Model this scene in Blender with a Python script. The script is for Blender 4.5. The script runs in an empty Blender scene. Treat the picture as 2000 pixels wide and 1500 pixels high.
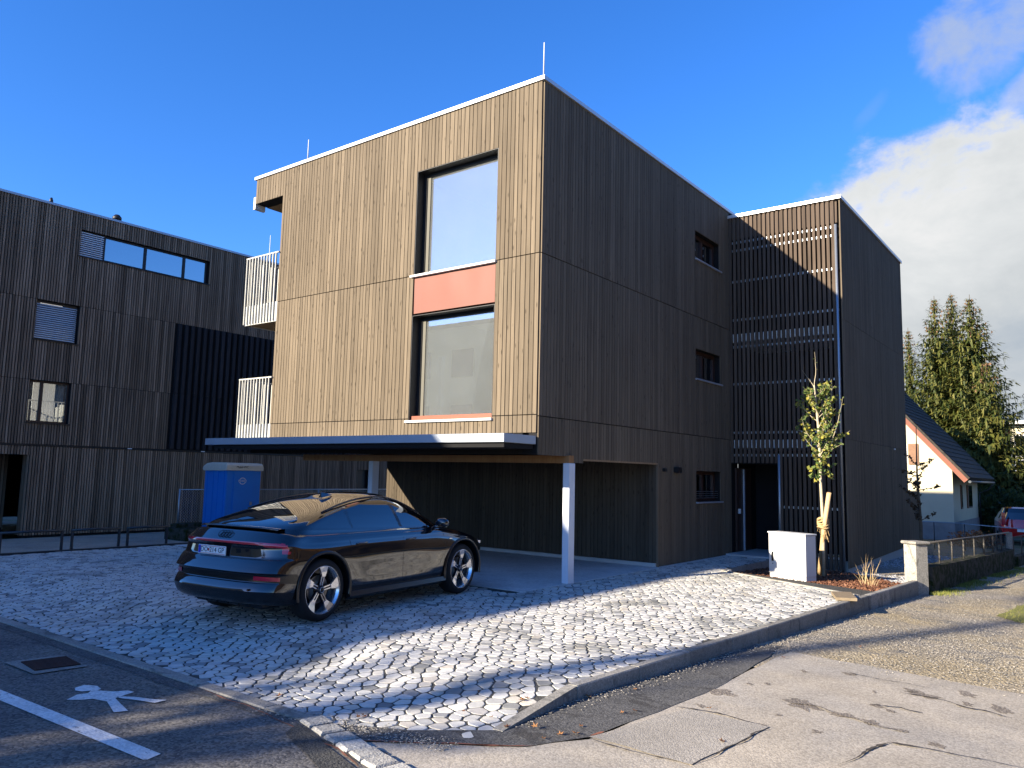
import bpy, math, random
import numpy as np
from mathutils import Vector, Matrix, noise
random.seed(7)
R = random.random
def U(a, b): return a + (b - a) * random.random()
scene = bpy.context.scene
COL = scene.collection

# ------------------------------------------------------------------ camera
FOC, YAW, PIT, ROL = 1523.04, -0.652884, 0.115609, 0.022418      # focal length in pixels of a 2000 px wide frame
CAM = Vector((7.58, -10.63, 1.85))
_f = Vector((math.sin(YAW)*math.cos(PIT), math.cos(YAW)*math.cos(PIT), math.sin(PIT)))
_r0 = Vector((math.cos(YAW), -math.sin(YAW), 0)); _u0 = _r0.cross(_f)
_r = _r0*math.cos(ROL) + _u0*math.sin(ROL); _u = -_r0*math.sin(ROL) + _u0*math.cos(ROL)
cd = bpy.data.cameras.new('camera'); cam = bpy.data.objects.new('camera', cd); COL.objects.link(cam)
cd.sensor_width = 36; cd.lens = FOC/2000*36; cd.clip_start = .05; cd.clip_end = 6000
cam.matrix_world = Matrix(((_r.x, _u.x, -_f.x, CAM.x), (_r.y, _u.y, -_f.y, CAM.y), (_r.z, _u.z, -_f.z, CAM.z), (0, 0, 0, 1)))
scene.camera = cam

# ------------------------------------------------------------------ sun, sky, exposure
SUN = Vector((1.02, 2.65, -1.0)).normalized()
ld = bpy.data.lights.new('sun', 'SUN'); ld.energy = 5.0; ld.angle = math.radians(.53); ld.color = (1, .88, .70)
lo = bpy.data.objects.new('sun', ld); COL.objects.link(lo)
lo.rotation_euler = SUN.to_track_quat('-Z', 'Y').to_euler(); lo.location = (-20, -40, 30)
scene.view_settings.view_transform = 'Standard'; scene.view_settings.look = 'None'
scene.view_settings.exposure = 1.6; scene.view_settings.gamma = 1; scene.view_settings.use_curve_mapping = False
scene.render.film_transparent = False
world = bpy.data.worlds.new('World'); scene.world = world; world.use_nodes = True

class NT:
    """small helper for node trees"""
    def __init__(s, tree): s.t = tree; tree.nodes.clear()
    def n(s, typ, **kw):
        nd = s.t.nodes.new(typ)
        for k, v in kw.items():
            if k[0] == '_':
                nd.inputs[k[1:].replace('_', ' ')].default_value = v
            else: setattr(nd, k, v)
        return nd
    def l(s, a, b): s.t.links.new(a, b)
    def m(s, op, a, b=None, c=None, clamp=False):
        nd = s.t.nodes.new('ShaderNodeMath'); nd.operation = op; nd.use_clamp = clamp
        for i, v in enumerate((a, b, c)):
            if v is None: continue
            if isinstance(v, (int, float)): nd.inputs[i].default_value = v
            else: s.l(v, nd.inputs[i])
        return nd.outputs[0]
    def mix(s, fac, a, b, mode='MIX'):
        nd = s.t.nodes.new('ShaderNodeMix'); nd.data_type = 'RGBA'; nd.blend_type = mode
        for i, v in ((0, fac), (6, a), (7, b)):
            if isinstance(v, (int, float)): nd.inputs[i].default_value = v
            elif isinstance(v, (tuple, list)): nd.inputs[i].default_value = (*v, 1) if len(v) == 3 else v
            else: s.l(v, nd.inputs[i])
        return nd.outputs[2]
    def noise(s, vec, scale, detail=4, rough=.55, dist=0):
        nd = s.t.nodes.new('ShaderNodeTexNoise'); nd.inputs['Scale'].default_value = scale
        nd.inputs['Detail'].default_value = detail; nd.inputs['Roughness'].default_value = rough
        nd.inputs['Distortion'].default_value = dist
        if vec is not None: s.l(vec, nd.inputs['Vector'])
        return nd.outputs[0]
    def ramp(s, fac, stops, interp='LINEAR'):
        nd = s.t.nodes.new('ShaderNodeValToRGB'); nd.color_ramp.interpolation = interp
        e = nd.color_ramp.elements
        while len(e) < len(stops): e.new(.5)
        for i, (p, c) in enumerate(stops):
            e[i].position = p; e[i].color = (*c, 1) if isinstance(c, (tuple, list)) else (c, c, c, 1)
        s.l(fac, nd.inputs[0]); return nd.outputs[0]
    def scale(s, vec, sc):
        nd = s.t.nodes.new('ShaderNodeMapping'); nd.inputs['Scale'].default_value = sc; s.l(vec, nd.inputs[0]); return nd.outputs[0]

w = NT(world.node_tree)
sky = w.n('ShaderNodeTexSky', sky_type='NISHITA', sun_disc=False)
sky.sun_elevation = math.asin(-SUN.z)
sky.sun_rotation = math.atan2(-SUN.x, -SUN.y)
sky.altitude = 400; sky.air_density = 1.0; sky.dust_density = .3; sky.ozone_density = 3.0
tc = w.n('ShaderNodeTexCoord'); D = tc.outputs['Generated']
sep = w.n('ShaderNodeSeparateXYZ'); w.l(D, sep.inputs[0])
az = w.m('MULTIPLY', w.m('ARCTAN2', sep.outputs[0], sep.outputs[1]), 57.2958)
el = w.m('MULTIPLY', w.m('ARCSINE', sep.outputs[2]), 57.2958)
n1 = w.noise(w.scale(D, (1, 1, 1.6)), 7, 7, .6, .25)
n2 = w.noise(w.scale(D, (1, 1, 1.3)), 22, 5, .6, .2)
# bank of cloud low in the north and east: its top edge climbs from left to right
top = w.m('ADD', 22.4, w.m('MULTIPLY', w.m('SUBTRACT', az, -7.0), .12))
fall = w.m('MAXIMUM', 0, w.m('SUBTRACT', -12.0, az))
top = w.m('SUBTRACT', top, w.m('MULTIPLY', w.m('MULTIPLY', fall, fall), .13))
top = w.m('MINIMUM', top, 24)
d1 = w.m('ADD', w.m('SUBTRACT', top, el), w.m('ADD', w.m('MULTIPLY', w.m('SUBTRACT', n1, .5), 13), w.m('MULTIPLY', w.m('SUBTRACT', n2, .5), 4)))
bank = w.m('SMOOTHSTEP', 0, 1, 0) if False else None
mr = w.n('ShaderNodeMapRange', interpolation_type='SMOOTHSTEP'); w.l(d1, mr.inputs[0]); mr.inputs[1].default_value = -.4; mr.inputs[2].default_value = 3.2
azr = w.n('ShaderNodeMapRange', interpolation_type='SMOOTHSTEP'); w.l(az, azr.inputs[0]); azr.inputs[1].default_value = 34; azr.inputs[2].default_value = 14
bankf = w.m('MULTIPLY', mr.outputs[0], azr.outputs[0])
# thin wisps above it
def wisp(a0, e0, sa, se, rot, amt, k=6):
    da = w.m('SUBTRACT', az, a0); de = w.m('SUBTRACT', el, e0)
    c, s_ = math.cos(rot), math.sin(rot)
    p = w.m('DIVIDE', w.m('ADD', w.m('MULTIPLY', da, c), w.m('MULTIPLY', de, s_)), sa)
    q = w.m('DIVIDE', w.m('SUBTRACT', w.m('MULTIPLY', de, c), w.m('MULTIPLY', da, s_)), se)
    r2 = w.m('ADD', w.m('MULTIPLY', p, p), w.m('MULTIPLY', q, q))
    v = w.m('ADD', w.m('SUBTRACT', 1, r2), w.m('MULTIPLY', w.m('SUBTRACT', n1, .5), k))
    m_ = w.n('ShaderNodeMapRange', interpolation_type='SMOOTHSTEP'); w.l(v, m_.inputs[0]); m_.inputs[1].default_value = -.3; m_.inputs[2].default_value = 1.5
    return w.m('MULTIPLY', m_.outputs[0], amt)
wf = w.m('MAXIMUM', wisp(-4.2, 27.9, 5.6, 2.5, .40, .85), wisp(-2.0, 24.4, 4.2, 1.0, .75, .70))
wf = w.m('MAXIMUM', wf, wisp(-11.8, 24.4, 1.9, .5, .75, .12))
cf = w.m('MAXIMUM', bankf, wf, clamp=True)
shade = w.ramp(w.m('ADD', w.m('MULTIPLY', d1, .045), w.m('MULTIPLY', w.m('SUBTRACT', n1, .5), .7)), [(.0, (4.0, 4.0, 4.0)), (.2, (3.5, 3.6, 3.65)), (.5, (2.9, 3.05, 3.15)), (.9, (2.0, 2.3, 2.65))])
skyc = w.mix(1.0, sky.outputs[0], (.84, 1.01, 1.44), 'MULTIPLY')
hs = w.n('ShaderNodeHueSaturation'); hs.inputs['Saturation'].default_value = 1.12; hs.inputs['Value'].default_value = 1; w.l(skyc, hs.inputs['Color'])
wispcol = w.mix(wf, (2.0, 2.45, 3.5), (2.1, 2.5, 3.4))
ccol = w.mix(bankf, wispcol, shade)
final = w.mix(cf, hs.outputs[0], ccol)
bg = w.n('ShaderNodeBackground'); bg.inputs[1].default_value = .073; w.l(final, bg.inputs[0])
out = w.n('ShaderNodeOutputWorld'); w.l(bg.outputs[0], out.inputs[0])

# ------------------------------------------------------------------ helpers
OFF = {}
class MB:
    def __init__(s): s.v = []; s.f = []; s.r = []; s.mi = []; s.sm = []
    def poly(s, pts, faces, rnd=None, mi=0, smooth=False):
        b = len(s.v); s.v += [tuple(p) for p in pts]; rnd = R() if rnd is None else rnd
        for f in faces: s.f.append([b+i for i in f]); s.r.append(rnd); s.mi.append(mi); s.sm.append(smooth)
        return s
    def box(s, x0, x1, y0, y1, z0, z1, rnd=None, mi=0, bev=0):
        if bev:
            b = bev; P = []
            for z, i in ((z0, b), (z0+b, 0), (z1-b, 0), (z1, b)):
                P += [(x0+i, y0+i, z), (x1-i, y0+i, z), (x1-i, y1-i, z), (x0+i, y1-i, z)]
            F = [(3, 2, 1, 0), (12, 13, 14, 15)]
            for k in range(3):
                for j in range(4): F.append((k*4+j, k*4+(j+1) % 4, (k+1)*4+(j+1) % 4, (k+1)*4+j))
            return s.poly(P, F, rnd, mi)
        return s.poly([(x0, y0, z0), (x1, y0, z0), (x1, y1, z0), (x0, y1, z0), (x0, y0, z1), (x1, y0, z1), (x1, y1, z1), (x0, y1, z1)],
                      [(3, 2, 1, 0), (4, 5, 6, 7), (0, 1, 5, 4), (1, 2, 6, 5), (2, 3, 7, 6), (3, 0, 4, 7)], rnd, mi)
    def obox(s, c, ax, ay, az_, hx, hy, hz, rnd=None, mi=0):
        c = Vector(c); P = []
        for k in (-1, 1):
            for i, j in ((-1, -1), (1, -1), (1, 1), (-1, 1)): P.append(c + ax*hx*i + ay*hy*j + az_*hz*k)
        return s.poly(P, [(3, 2, 1, 0), (4, 5, 6, 7), (0, 1, 5, 4), (1, 2, 6, 5), (2, 3, 7, 6), (3, 0, 4, 7)], rnd, mi)
    def tube(s, pts, rad, seg=8, rnd=None, mi=0, cap=True, smooth=True):
        pts = [Vector(p) for p in pts]; n = len(pts)
        rads = rad if isinstance(rad, (list, tuple)) else [rad]*n
        P = []; F = []; up = Vector((0, 0, 1))
        prev = None
        for i, p in enumerate(pts):
            d = (pts[min(i+1, n-1)] - pts[max(i-1, 0)]).normalized()
            if prev is None:
                a = d.orthogonal().normalized()
            else:
                a = (prev - d*prev.dot(d)).normalized()
            prev = a; b = d.cross(a)
            for k in range(seg):
                t = 2*math.pi*k/seg; P.append(p + (a*math.cos(t) + b*math.sin(t))*rads[i])
        for i in range(n-1):
            for k in range(seg): F.append((i*seg+k, i*seg+(k+1) % seg, (i+1)*seg+(k+1) % seg, (i+1)*seg+k))
        s.poly(P, F, rnd, mi, smooth)
        if cap:
            b = len(s.v) - n*seg
            s.f.append([b+k for k in range(seg)][::-1]); s.r.append(s.r[-1]); s.mi.append(mi); s.sm.append(False)
            s.f.append([b+(n-1)*seg+k for k in range(seg)]); s.r.append(s.r[-1]); s.mi.append(mi); s.sm.append(False)
        return s
    def prism(s, pts2, z0, z1, rnd=None, mi=0):
        n = len(pts2); zz0 = z0 if callable(z0) else (lambda x, y: z0); zz1 = z1 if callable(z1) else (lambda x, y: z1)
        P = [(x, y, zz0(x, y)) for x, y in pts2] + [(x, y, zz1(x, y)) for x, y in pts2]
        F = [tuple(range(n))[::-1], tuple(range(n, 2*n))] + [(i, (i+1) % n, n+(i+1) % n, n+i) for i in range(n)]
        return s.poly(P, F, rnd, mi)
    def lathe(s, prof, seg=40, axis='y', rnd=None, mi=0, smooth=True, closed=False):
        P = []; F = []; n = len(prof)
        for k in range(seg):
            t = 2*math.pi*k/seg
            for r, h in prof:
                if axis == 'y': P.append((r*math.cos(t), h, r*math.sin(t)))
                else: P.append((r*math.cos(t), r*math.sin(t), h))
        for k in range(seg):
            k2 = (k+1) % seg
            for i in range(n if closed else n-1):
                i2 = (i+1) % n
                F.append((k*n+i, k2*n+i, k2*n+i2, k*n+i2))
        return s.poly(P, F, rnd, mi, smooth)
    def mesh(s, name, mats, off=(0, 0, 0)):
        me = bpy.data.meshes.new(name)
        o = Vector(off)
        me.from_pydata([(p[0]-o.x, p[1]-o.y, p[2]-o.z) for p in s.v], [], s.f)
        a = me.attributes.new('rnd', 'FLOAT', 'FACE'); a.data.foreach_set('value', s.r)
        for m in (mats if isinstance(mats, (list, tuple)) else [mats]): me.materials.append(m)
        me.polygons.foreach_set('material_index', s.mi); me.polygons.foreach_set('use_smooth', s.sm)
        me.update(); return me
    def build(s, name, mats, parent=None, local=False):
        off = Vector((0, 0, 0)) if (parent is None or local) else OFF.get(parent.name, Vector((0, 0, 0)))
        o = bpy.data.objects.new(name, s.mesh(name, mats, off)); COL.objects.link(o)
        if parent is not None: o.parent = parent; OFF[o.name] = off
        else: OFF[o.name] = Vector((0, 0, 0))
        return o
def tag(o, label=None, cat=None, group=None, kind=None):
    if label: o['label'] = label
    if cat: o['category'] = cat
    if group: o['group'] = group
    if kind: o['kind'] = kind
    return o
def thing(name, loc, label, cat, group=None, rz=0):
    o = bpy.data.objects.new(name, None); COL.objects.link(o); o.location = loc; o.rotation_euler.z = rz
    o.empty_display_size = .2
    OFF[o.name] = Vector(loc); return tag(o, label, cat, group)
def stuff(o): o['kind'] = 'stuff'; return o
def dup(root, loc, rz=None, label=None, scale=None):
    def cp(o, par):
        c = o.copy(); COL.objects.link(c); c.parent = par
        for ch in list(o.children): cp(ch, c)
        return c
    r = cp(root, None); r.location = loc
    if rz is not None: r.rotation_euler.z = rz
    if label: r['label'] = label
    if scale: r.scale = (scale,)*3
    return r
def text_mesh(mb, txt, size, mat4, mi=0, depth=.001):
    cu = bpy.data.curves.new('lettering', 'FONT'); cu.body = txt; cu.size = size; cu.extrude = depth; cu.align_x = 'CENTER'; cu.align_y = 'CENTER'; cu.resolution_u = 3
    o = bpy.data.objects.new('lettering', cu); COL.objects.link(o)
    bpy.context.view_layer.update()
    me = bpy.data.meshes.new_from_object(o.evaluated_get(bpy.context.evaluated_depsgraph_get()))
    mb.poly([mat4 @ v.co for v in me.vertices], [tuple(p.vertices) for p in me.polygons], 0, mi)
    bpy.data.objects.remove(o); bpy.data.curves.remove(cu); bpy.data.meshes.remove(me)
def ray(u, v): return _r*((u-1000)/FOC) - _u*((v-750)/FOC) + _f
def gp(u, v, z=0.0):
    d = ray(u, v); p = CAM + d*((z-CAM.z)/d.z); return (p.x, p.y)

# ------------------------------------------------------------------ materials
def mat(name, fn, **kw):
    m = bpy.data.materials.new(name); m.use_nodes = True; t = NT(m.node_tree)
    o = t.n('ShaderNodeOutputMaterial'); fn(t, o, **kw); return m
def pbsdf(t, o, col, rough=.6, spec=.5, metal=0, bump=None, bs=.2, bd=.01, coat=0):
    b = t.n('ShaderNodeBsdfPrincipled')
    if isinstance(col, (tuple, list)): b.inputs['Base Color'].default_value = (*col, 1)
    else: t.l(col, b.inputs['Base Color'])
    if isinstance(rough, (int, float)): b.inputs['Roughness'].default_value = rough
    else: t.l(rough, b.inputs['Roughness'])
    b.inputs['Specular IOR Level'].default_value = spec; b.inputs['Metallic'].default_value = metal
    b.inputs['Coat Weight'].default_value = coat; b.inputs['Coat Roughness'].default_value = .03
    if bump is not None:
        bn = t.n('ShaderNodeBump'); bn.inputs['Strength'].default_value = bs; bn.inputs['Distance'].default_value = bd
        t.l(bump, bn.inputs['Height']); t.l(bn.outputs[0], b.inputs['Normal'])
    t.l(b.outputs[0], o.inputs[0]); return b
def pos(t): return t.n('ShaderNodeNewGeometry').outputs['Position']
def rnd(t): return t.n('ShaderNodeAttribute', attribute_name='rnd').outputs['Fac']
def plain(name, col, rough=.5, spec=.5, metal=0, var=.08, nscale=8, bs=.1, coat=0):
    def fn(t, o):
        p = pos(t); n = t.noise(p, nscale, 5)
        c = t.mix(t.m('MULTIPLY', n, 1.0), tuple(max(0, x*(1-var*2)) for x in col), tuple(min(1, x*(1+var*2)) for x in col))
        r = t.m('ADD', rough*.85, t.m('MULTIPLY', n, rough*.3)) if rough > .08 else rough
        pbsdf(t, o, c, r, spec, metal, n, bs, .004, coat)
    return mat(name, fn)
def wood(name, base, dark, contrast=.35, knots=True, grain=55, tint=(1, 1, 1)):
    def fn(t, o):
        p = pos(t); r = rnd(t)
        cmb = t.n('ShaderNodeCombineXYZ'); t.l(t.m('MULTIPLY', r, 37), cmb.inputs[0]); t.l(t.m('MULTIPLY', r, 91), cmb.inputs[2])
        va = t.n('ShaderNodeVectorMath', operation='ADD'); t.l(p, va.inputs[0]); t.l(cmb.outputs[0], va.inputs[1])
        pp = va.outputs[0]
        g = t.noise(t.scale(pp, (grain, grain, 1.6)), 1, 5, .6, .6)
        g2 = t.noise(t.scale(pp, (grain*.25, grain*.25, .9)), 1, 3, .5, .3)
        big = t.noise(p, .55, 4)
        k = t.m('ADD', t.m('MULTIPLY', g, .6), t.m('MULTIPLY', g2, .4))
        c = t.mix(t.ramp(k, [(.32, 0), (.68, 1)]), dark, base)
        v = t.m('ADD', 1-contrast*.5, t.m('MULTIPLY', r, contrast))
        v = t.m('MULTIPLY', v, t.m('ADD', .82, t.m('MULTIPLY', big, .36)))
        c2 = t.mix(1.0, c, v, 'MULTIPLY')
        nd = c2
        if knots:
            vo = t.n('ShaderNodeTexVoronoi'); vo.inputs['Scale'].default_value = 1; t.l(t.scale(pp, (11, 11, 3.2)), vo.inputs['Vector'])
            kn = t.ramp(vo.outputs['Distance'], [(.0, 1), (.09, .8), (.19, 0)])
            kn = t.m('MULTIPLY', kn, t.ramp(vo.outputs['Color'], [(.35, 0), (.5, 1)]))
            nd = t.mix(t.m('MULTIPLY', kn, .72), c2, tuple(x*.28 for x in dark))
        pbsdf(t, o, nd, .8, .12, 0, k, .35, .003)
    return mat(name, fn)
def glass(name, refl=.35, tint=(.9, .95, .95), rough=0.0, dust=.0):
    def fn(t, o):
        tr = t.n('ShaderNodeBsdfTransparent'); tr.inputs[0].default_value = (*tint, 1)
        gl = t.n('ShaderNodeBsdfGlossy'); gl.inputs['Roughness'].default_value = rough; gl.inputs[0].default_value = (.95, .97, 1, 1)
        fr = t.n('ShaderNodeLayerWeight'); fr.inputs[0].default_value = .35
        n = t.noise(pos(t), 1.3, 2); bn = t.n('ShaderNodeBump'); bn.inputs['Strength'].default_value = .012; bn.inputs['Distance'].default_value = .02
        t.l(n, bn.inputs['Height']); t.l(bn.outputs[0], gl.inputs['Normal'])
        mx = t.n('ShaderNodeMixShader'); t.l(t.m('ADD', refl, t.m('MULTIPLY', fr.outputs[0], .5), clamp=True), mx.inputs[0])
        t.l(tr.outputs[0], mx.inputs[1]); t.l(gl.outputs[0], mx.inputs[2])
        df = t.n('ShaderNodeBsdfDiffuse'); df.inputs[0].default_value = (.5, .5, .48, 1); m2 = t.n('ShaderNodeMixShader')
        t.l(t.m('MULTIPLY', t.ramp(t.noise(pos(t), 2, 2, .5), [(.3, .85), (.8, 1)]), dust), m2.inputs[0]); t.l(mx.outputs[0], m2.inputs[1]); t.l(df.outputs[0], m2.inputs[2]); t.l(m2.outputs[0], o.inputs[0])
    return mat(name, fn)
M = {}
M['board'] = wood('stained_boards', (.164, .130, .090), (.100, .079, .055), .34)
M['board_shade'] = wood('shade_darkened_boards', (.095, .076, .054), (.055, .044, .032), .3)  # same wood as the facade, colour darkened to imitate the carport's shade
M['board_old'] = wood('dark_brown_battens', (.29, .205, .140), (.13, .088, .060), .8, False, 40)
M['batten'] = wood('dark_slats', (.11, .082, .062), (.06, .045, .034), .35, False)
M['slatblack'] = wood('charcoal_slats', (.045, .042, .045), (.022, .02, .022), .4, False)
M['beam'] = wood('clear_spruce', (.34, .18, .075), (.25, .12, .05), .1, True, 30)
M['soffit'] = wood('soffit_wood', (.28, .19, .105), (.20, .135, .075), .2, True, 30)
M['core'] = plain('black_membrane', (.012, .012, .013), .9, .2)
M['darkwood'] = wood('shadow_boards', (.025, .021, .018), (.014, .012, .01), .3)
M['cap'] = plain('pale_sheet_metal', (.55, .56, .57), .38, .5, .35, .04, 3)
M['canopy'] = plain('blue_grey_sheet', (.36, .40, .45), .42, .5, .3, .05, 3)
M['black'] = plain('black_frame', (.010, .010, .011), .45, .4)
M['galv'] = plain('galvanised_steel', (.36, .39, .41), .42, .5, .75, .12, 40)
M['postpaint'] = plain('pale_post_paint', (.58, .62, .68), .42, .5, 0, .05, 4)
M['white'] = plain('white_coating', (.56, .56, .55), .5, .5, 0, .04, 6)
M['red'] = plain('oxide_red_sheet', (.18, .064, .043), .55, .3, 0, .10, 1.6, .5)
M['redwood'] = plain('red_brown_frame', (.22, .06, .03), .5, .4)
M['browndark'] = plain('dark_brown_frame', (.045, .022, .016), .5, .4)
M['plaster'] = plain('pale_plaster', (.40, .40, .36), .9, .2, 0, .05, 3)
M['room'] = plain('raw_interior', (.70, .64, .50), .9, .2, 0, .04, 1.5)
M['concrete'] = plain('smooth_concrete', (.42, .42, .41), .8, .3, 0, .13, 2.2, .15)
M['glass'] = glass('window_glass', .22, dust=.10)
M['glassdark'] = glass('reflective_glass', .45, (.4, .42, .45))
M['blind'] = plain('blind_slats', (.50, .53, .57), .4, .5, 0)
M['curtain'] = plain('net_curtain', (.42, .44, .46), .9, .1, 0, .2, 14)
M['blue'] = plain('blue_plastic', (.008, .165, .54), .38, .5, 0, .06, 3)
M['wcroof'] = plain('cream_plastic', (.50, .47, .39), .5, .5)
M['rail'] = plain('dark_galvanised', (.05, .058, .066), .45, .5, .6)
M['lamp'] = plain('white_lamp', (.7, .7, .7), .4)
# asphalt and other ground stuff
def ground_mat(name, c0, c1, fine=180, spots=None, bs=.5, rough=.9, big=1.2, bd=.006, leafy=None, var=0, warm=None):
    def fn(t, o):
        p = pos(t)
        f = t.noise(p, fine, 3, .7); b = t.noise(p, big, 6, .6, .3)
        vo = t.n('ShaderNodeTexVoronoi'); vo.inputs['Scale'].default_value = fine*.55; t.l(p, vo.inputs['Vector'])
        sepc = t.n('ShaderNodeSeparateColor'); t.l(vo.outputs['Color'], sepc.inputs[0])
        k = t.m('ADD', t.m('MULTIPLY', sepc.outputs[0], .65), t.m('MULTIPLY', f, .35))
        c = t.mix(k, c0, c1)
        c = t.mix(1.0, c, t.m('ADD', .62, t.m('MULTIPLY', b, .76)), 'MULTIPLY')
        if var: c = t.mix(1.0, c, t.m('ADD', 1-var/2, t.m('MULTIPLY', rnd(t), var)), 'MULTIPLY')
        if warm: c = t.mix(t.ramp(t.noise(p, warm[0], 5, .6, .5), [(.38, 0), (.62, 1)]), t.mix(1.0, c, warm[1], 'MULTIPLY'), t.mix(1.0, c, warm[2], 'MULTIPLY'))
        if spots:
            s1 = t.ramp(t.noise(t.scale(p, (1, 1.7, 1)), spots[0], 5, .65, .6), [(spots[1], 0), (spots[1]+.07, 1)])
            c = t.mix(t.m('MULTIPLY', s1, spots[3]), c, spots[2])
        pbsdf(t, o, c, rough, .25, 0, t.m('ADD', t.m('MULTIPLY', vo.outputs['Distance'], -1), t.m('MULTIPLY', f, .6)), bs, bd)
    return mat(name, fn)
M['asphalt'] = ground_mat('street_asphalt', (.030, .030, .032), (.24, .225, .20), 95, (1.2, .62, (.03, .03, .032), .5), warm=(.6, (.85, .85, .88), (1.12, 1.08, 1.0)))
M['patch'] = ground_mat('fresh_asphalt', (.030, .030, .030), (.16, .155, .145), 120, (2.2, .56, (.035, .032, .03), .6))
M['pale'] = ground_mat('worn_pale_asphalt', (.23, .205, .17), (.50, .45, .37), 130, (5.5, .68, (.13, .105, .085), .7), bs=.28, warm=(.7, (.90, .91, .93), (1.06, 1.03, .97)))
M['slab'] = ground_mat('concrete_slab', (.23, .208, .172), (.43, .39, .325), 150, (2.5, .68, (.15, .13, .11), .5))
M['gravel'] = ground_mat('gravel', (.15, .135, .11), (.42, .375, .30), 60, (1.3, .56, (.10, .11, .12), .55), .9, .95, .8, .02, warm=(.5, (.92, .92, .95), (1.15, 1.05, .82)))
M['soil'] = ground_mat('bare_ground', (.06, .055, .04), (.16, .14, .10), 30, (.5, .5, (.05, .075, .02), .8), .8, .95, .5, .03)
M['mulchbed'] = ground_mat('mulch_bed', (.02, .009, .006), (.10, .042, .024), 60, None, 1, .95)
M['joint'] = ground_mat('joint_grit', (.025, .025, .023), (.10, .097, .088), 120, None, .8, .95)
M['carslab'] = ground_mat('trowelled_slab', (.42, .42, .41), (.62, .62, .60), 60, (1.4, .60, (.26, .26, .26), .5), .1, .7)
M['roadpaint'] = ground_mat('road_paint', (.50, .50, .48), (.78, .77, .74), 90, (14, .60, (.12, .12, .12), .8), .5)
M['kerb'] = ground_mat('kerb_concrete', (.17, .16, .14), (.34, .32, .28), 120, (3, .56, (.09, .09, .08), .6), .35, var=.5)
M['stain'] = ground_mat('worn_spots', (.10, .082, .066), (.30, .26, .21), 110, None, .9, .95)
M['crack'] = plain('crack_filler', (.075, .065, .055), .95, .1)
M['rustedge'] = plain('reddish_edge', (.26, .11, .07), .95, .1, 0, .3, 20)
def stone_fn(t, o):
    p = pos(t); r = rnd(t)
    n = t.noise(p, 14, 6, .65); f = t.noise(p, 110, 3, .7)
    big = t.noise(p, .8, 5, .62, .5)
    base = t.ramp(r, [(.0, (.20, .20, .19)), (.07, (.28, .28, .27)), (.16, (.40, .395, .37)), (.45, (.50, .49, .46)), (.8, (.56, .545, .49)), (.94, (.48, .44, .37)), (1, (.34, .33, .32))])
    c = t.mix(1.0, base, t.m('ADD', .70, t.m('MULTIPLY', n, .6)), 'MULTIPLY')
    dirt = t.ramp(t.m('ADD', t.m('MULTIPLY', big, .8), t.m('MULTIPLY', n, .2)), [(.53, 0), (.64, 1)])
    c = t.mix(t.m('MULTIPLY', dirt, .72), c, (.15, .15, .135))
    pbsdf(t, o, c, .78, .3, 0, t.m('ADD', n, t.m('MULTIPLY', f, .4)), .5, .006)
M['stone'] = mat('pale_quartzite', stone_fn)
def mossy_fn(t, o):
    p = pos(t); n = t.noise(p, 6, 6, .65); f = t.noise(p, 40, 4)
    c = t.mix(t.ramp(n, [(.42, 0), (.58, 1)]), (.07, .065, .055), (.020, .028, .008))
    c = t.mix(1, c, t.m('ADD', .5, f), 'MULTIPLY')
    pbsdf(t, o, c, .95, .1, 0, f, .8, .02)
M['mossy'] = mat('mossy_concrete', mossy_fn)
def leafmat(name, c0, c1, c2, trans=.35):
    def fn(t, o):
        r = rnd(t); c = t.ramp(r, [(0, c0), (.5, c1), (1, c2)])
        d = t.n('ShaderNodeBsdfPrincipled'); t.l(c, d.inputs['Base Color']); d.inputs['Roughness'].default_value = .6; d.inputs['Specular IOR Level'].default_value = .25
        tl = t.n('ShaderNodeBsdfTranslucent'); t.l(c, tl.inputs[0])
        mx = t.n('ShaderNodeMixShader'); mx.inputs[0].default_value = trans
        t.l(d.outputs[0], mx.inputs[1]); t.l(tl.outputs[0], mx.inputs[2]); t.l(mx.outputs[0], o.inputs[0])
    return mat(name, fn)
M['oldpipe'] = plain('weathered_pipe', (.085, .078, .068), .6, .3, .2, .2, 20)
M['railwhite'] = plain('off_white_rail', (.38, .38, .35), .5)
M['bright'] = plain('bright_coating', (.80, .83, .81), .4)
M['bead'] = plain('glazing_bead', (.095, .09, .07), .7)
M['needle'] = leafmat('spruce_needles', (.03, .05, .013), (.085, .10, .022), (.18, .165, .04), .3)
M['cone'] = leafmat('brown_cones', (.13, .07, .035), (.18, .10, .05), (.22, .13, .07), .1)
M['youngleaf'] = leafmat('young_leaves', (.06, .11, .03), (.15, .20, .06), (.42, .36, .06), .35)
M['autumn'] = leafmat('autumn_leaves', (.20, .07, .015), (.33, .14, .02), (.36, .22, .04), .35)
M['dryleaf'] = leafmat('dry_leaves', (.10, .05, .025), (.24, .10, .04), (.36, .18, .07), .2)
M['darkleaf'] = leafmat('withered_leaves', (.03, .02, .012), (.06, .04, .022), (.10, .06, .03), .1)
M['shrub'] = leafmat('shrub_leaves', (.015, .03, .01), (.035, .06, .018), (.06, .08, .025), .2)
M['grass'] = leafmat('grass_blades', (.06, .09, .015), (.16, .18, .03), (.28, .25, .06), .3)
M['straw'] = leafmat('dry_grass', (.36, .25, .12), (.45, .33, .17), (.52, .40, .22), .2)
M['bark'] = plain('grey_bark', (.10, .085, .065), .9, .1, 0, .3, 12, .8)
M['palebark'] = plain('pale_young_bark', (.42, .36, .25), .85, .1, 0, .2, 20, .5)
M['stake'] = plain('stake_wood', (.55, .38, .20), .8, .2, 0, .15, 20, .4)
M['rope'] = plain('coconut_rope', (.40, .28, .14), .95, .1, 0, .3, 60, .8)
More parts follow.
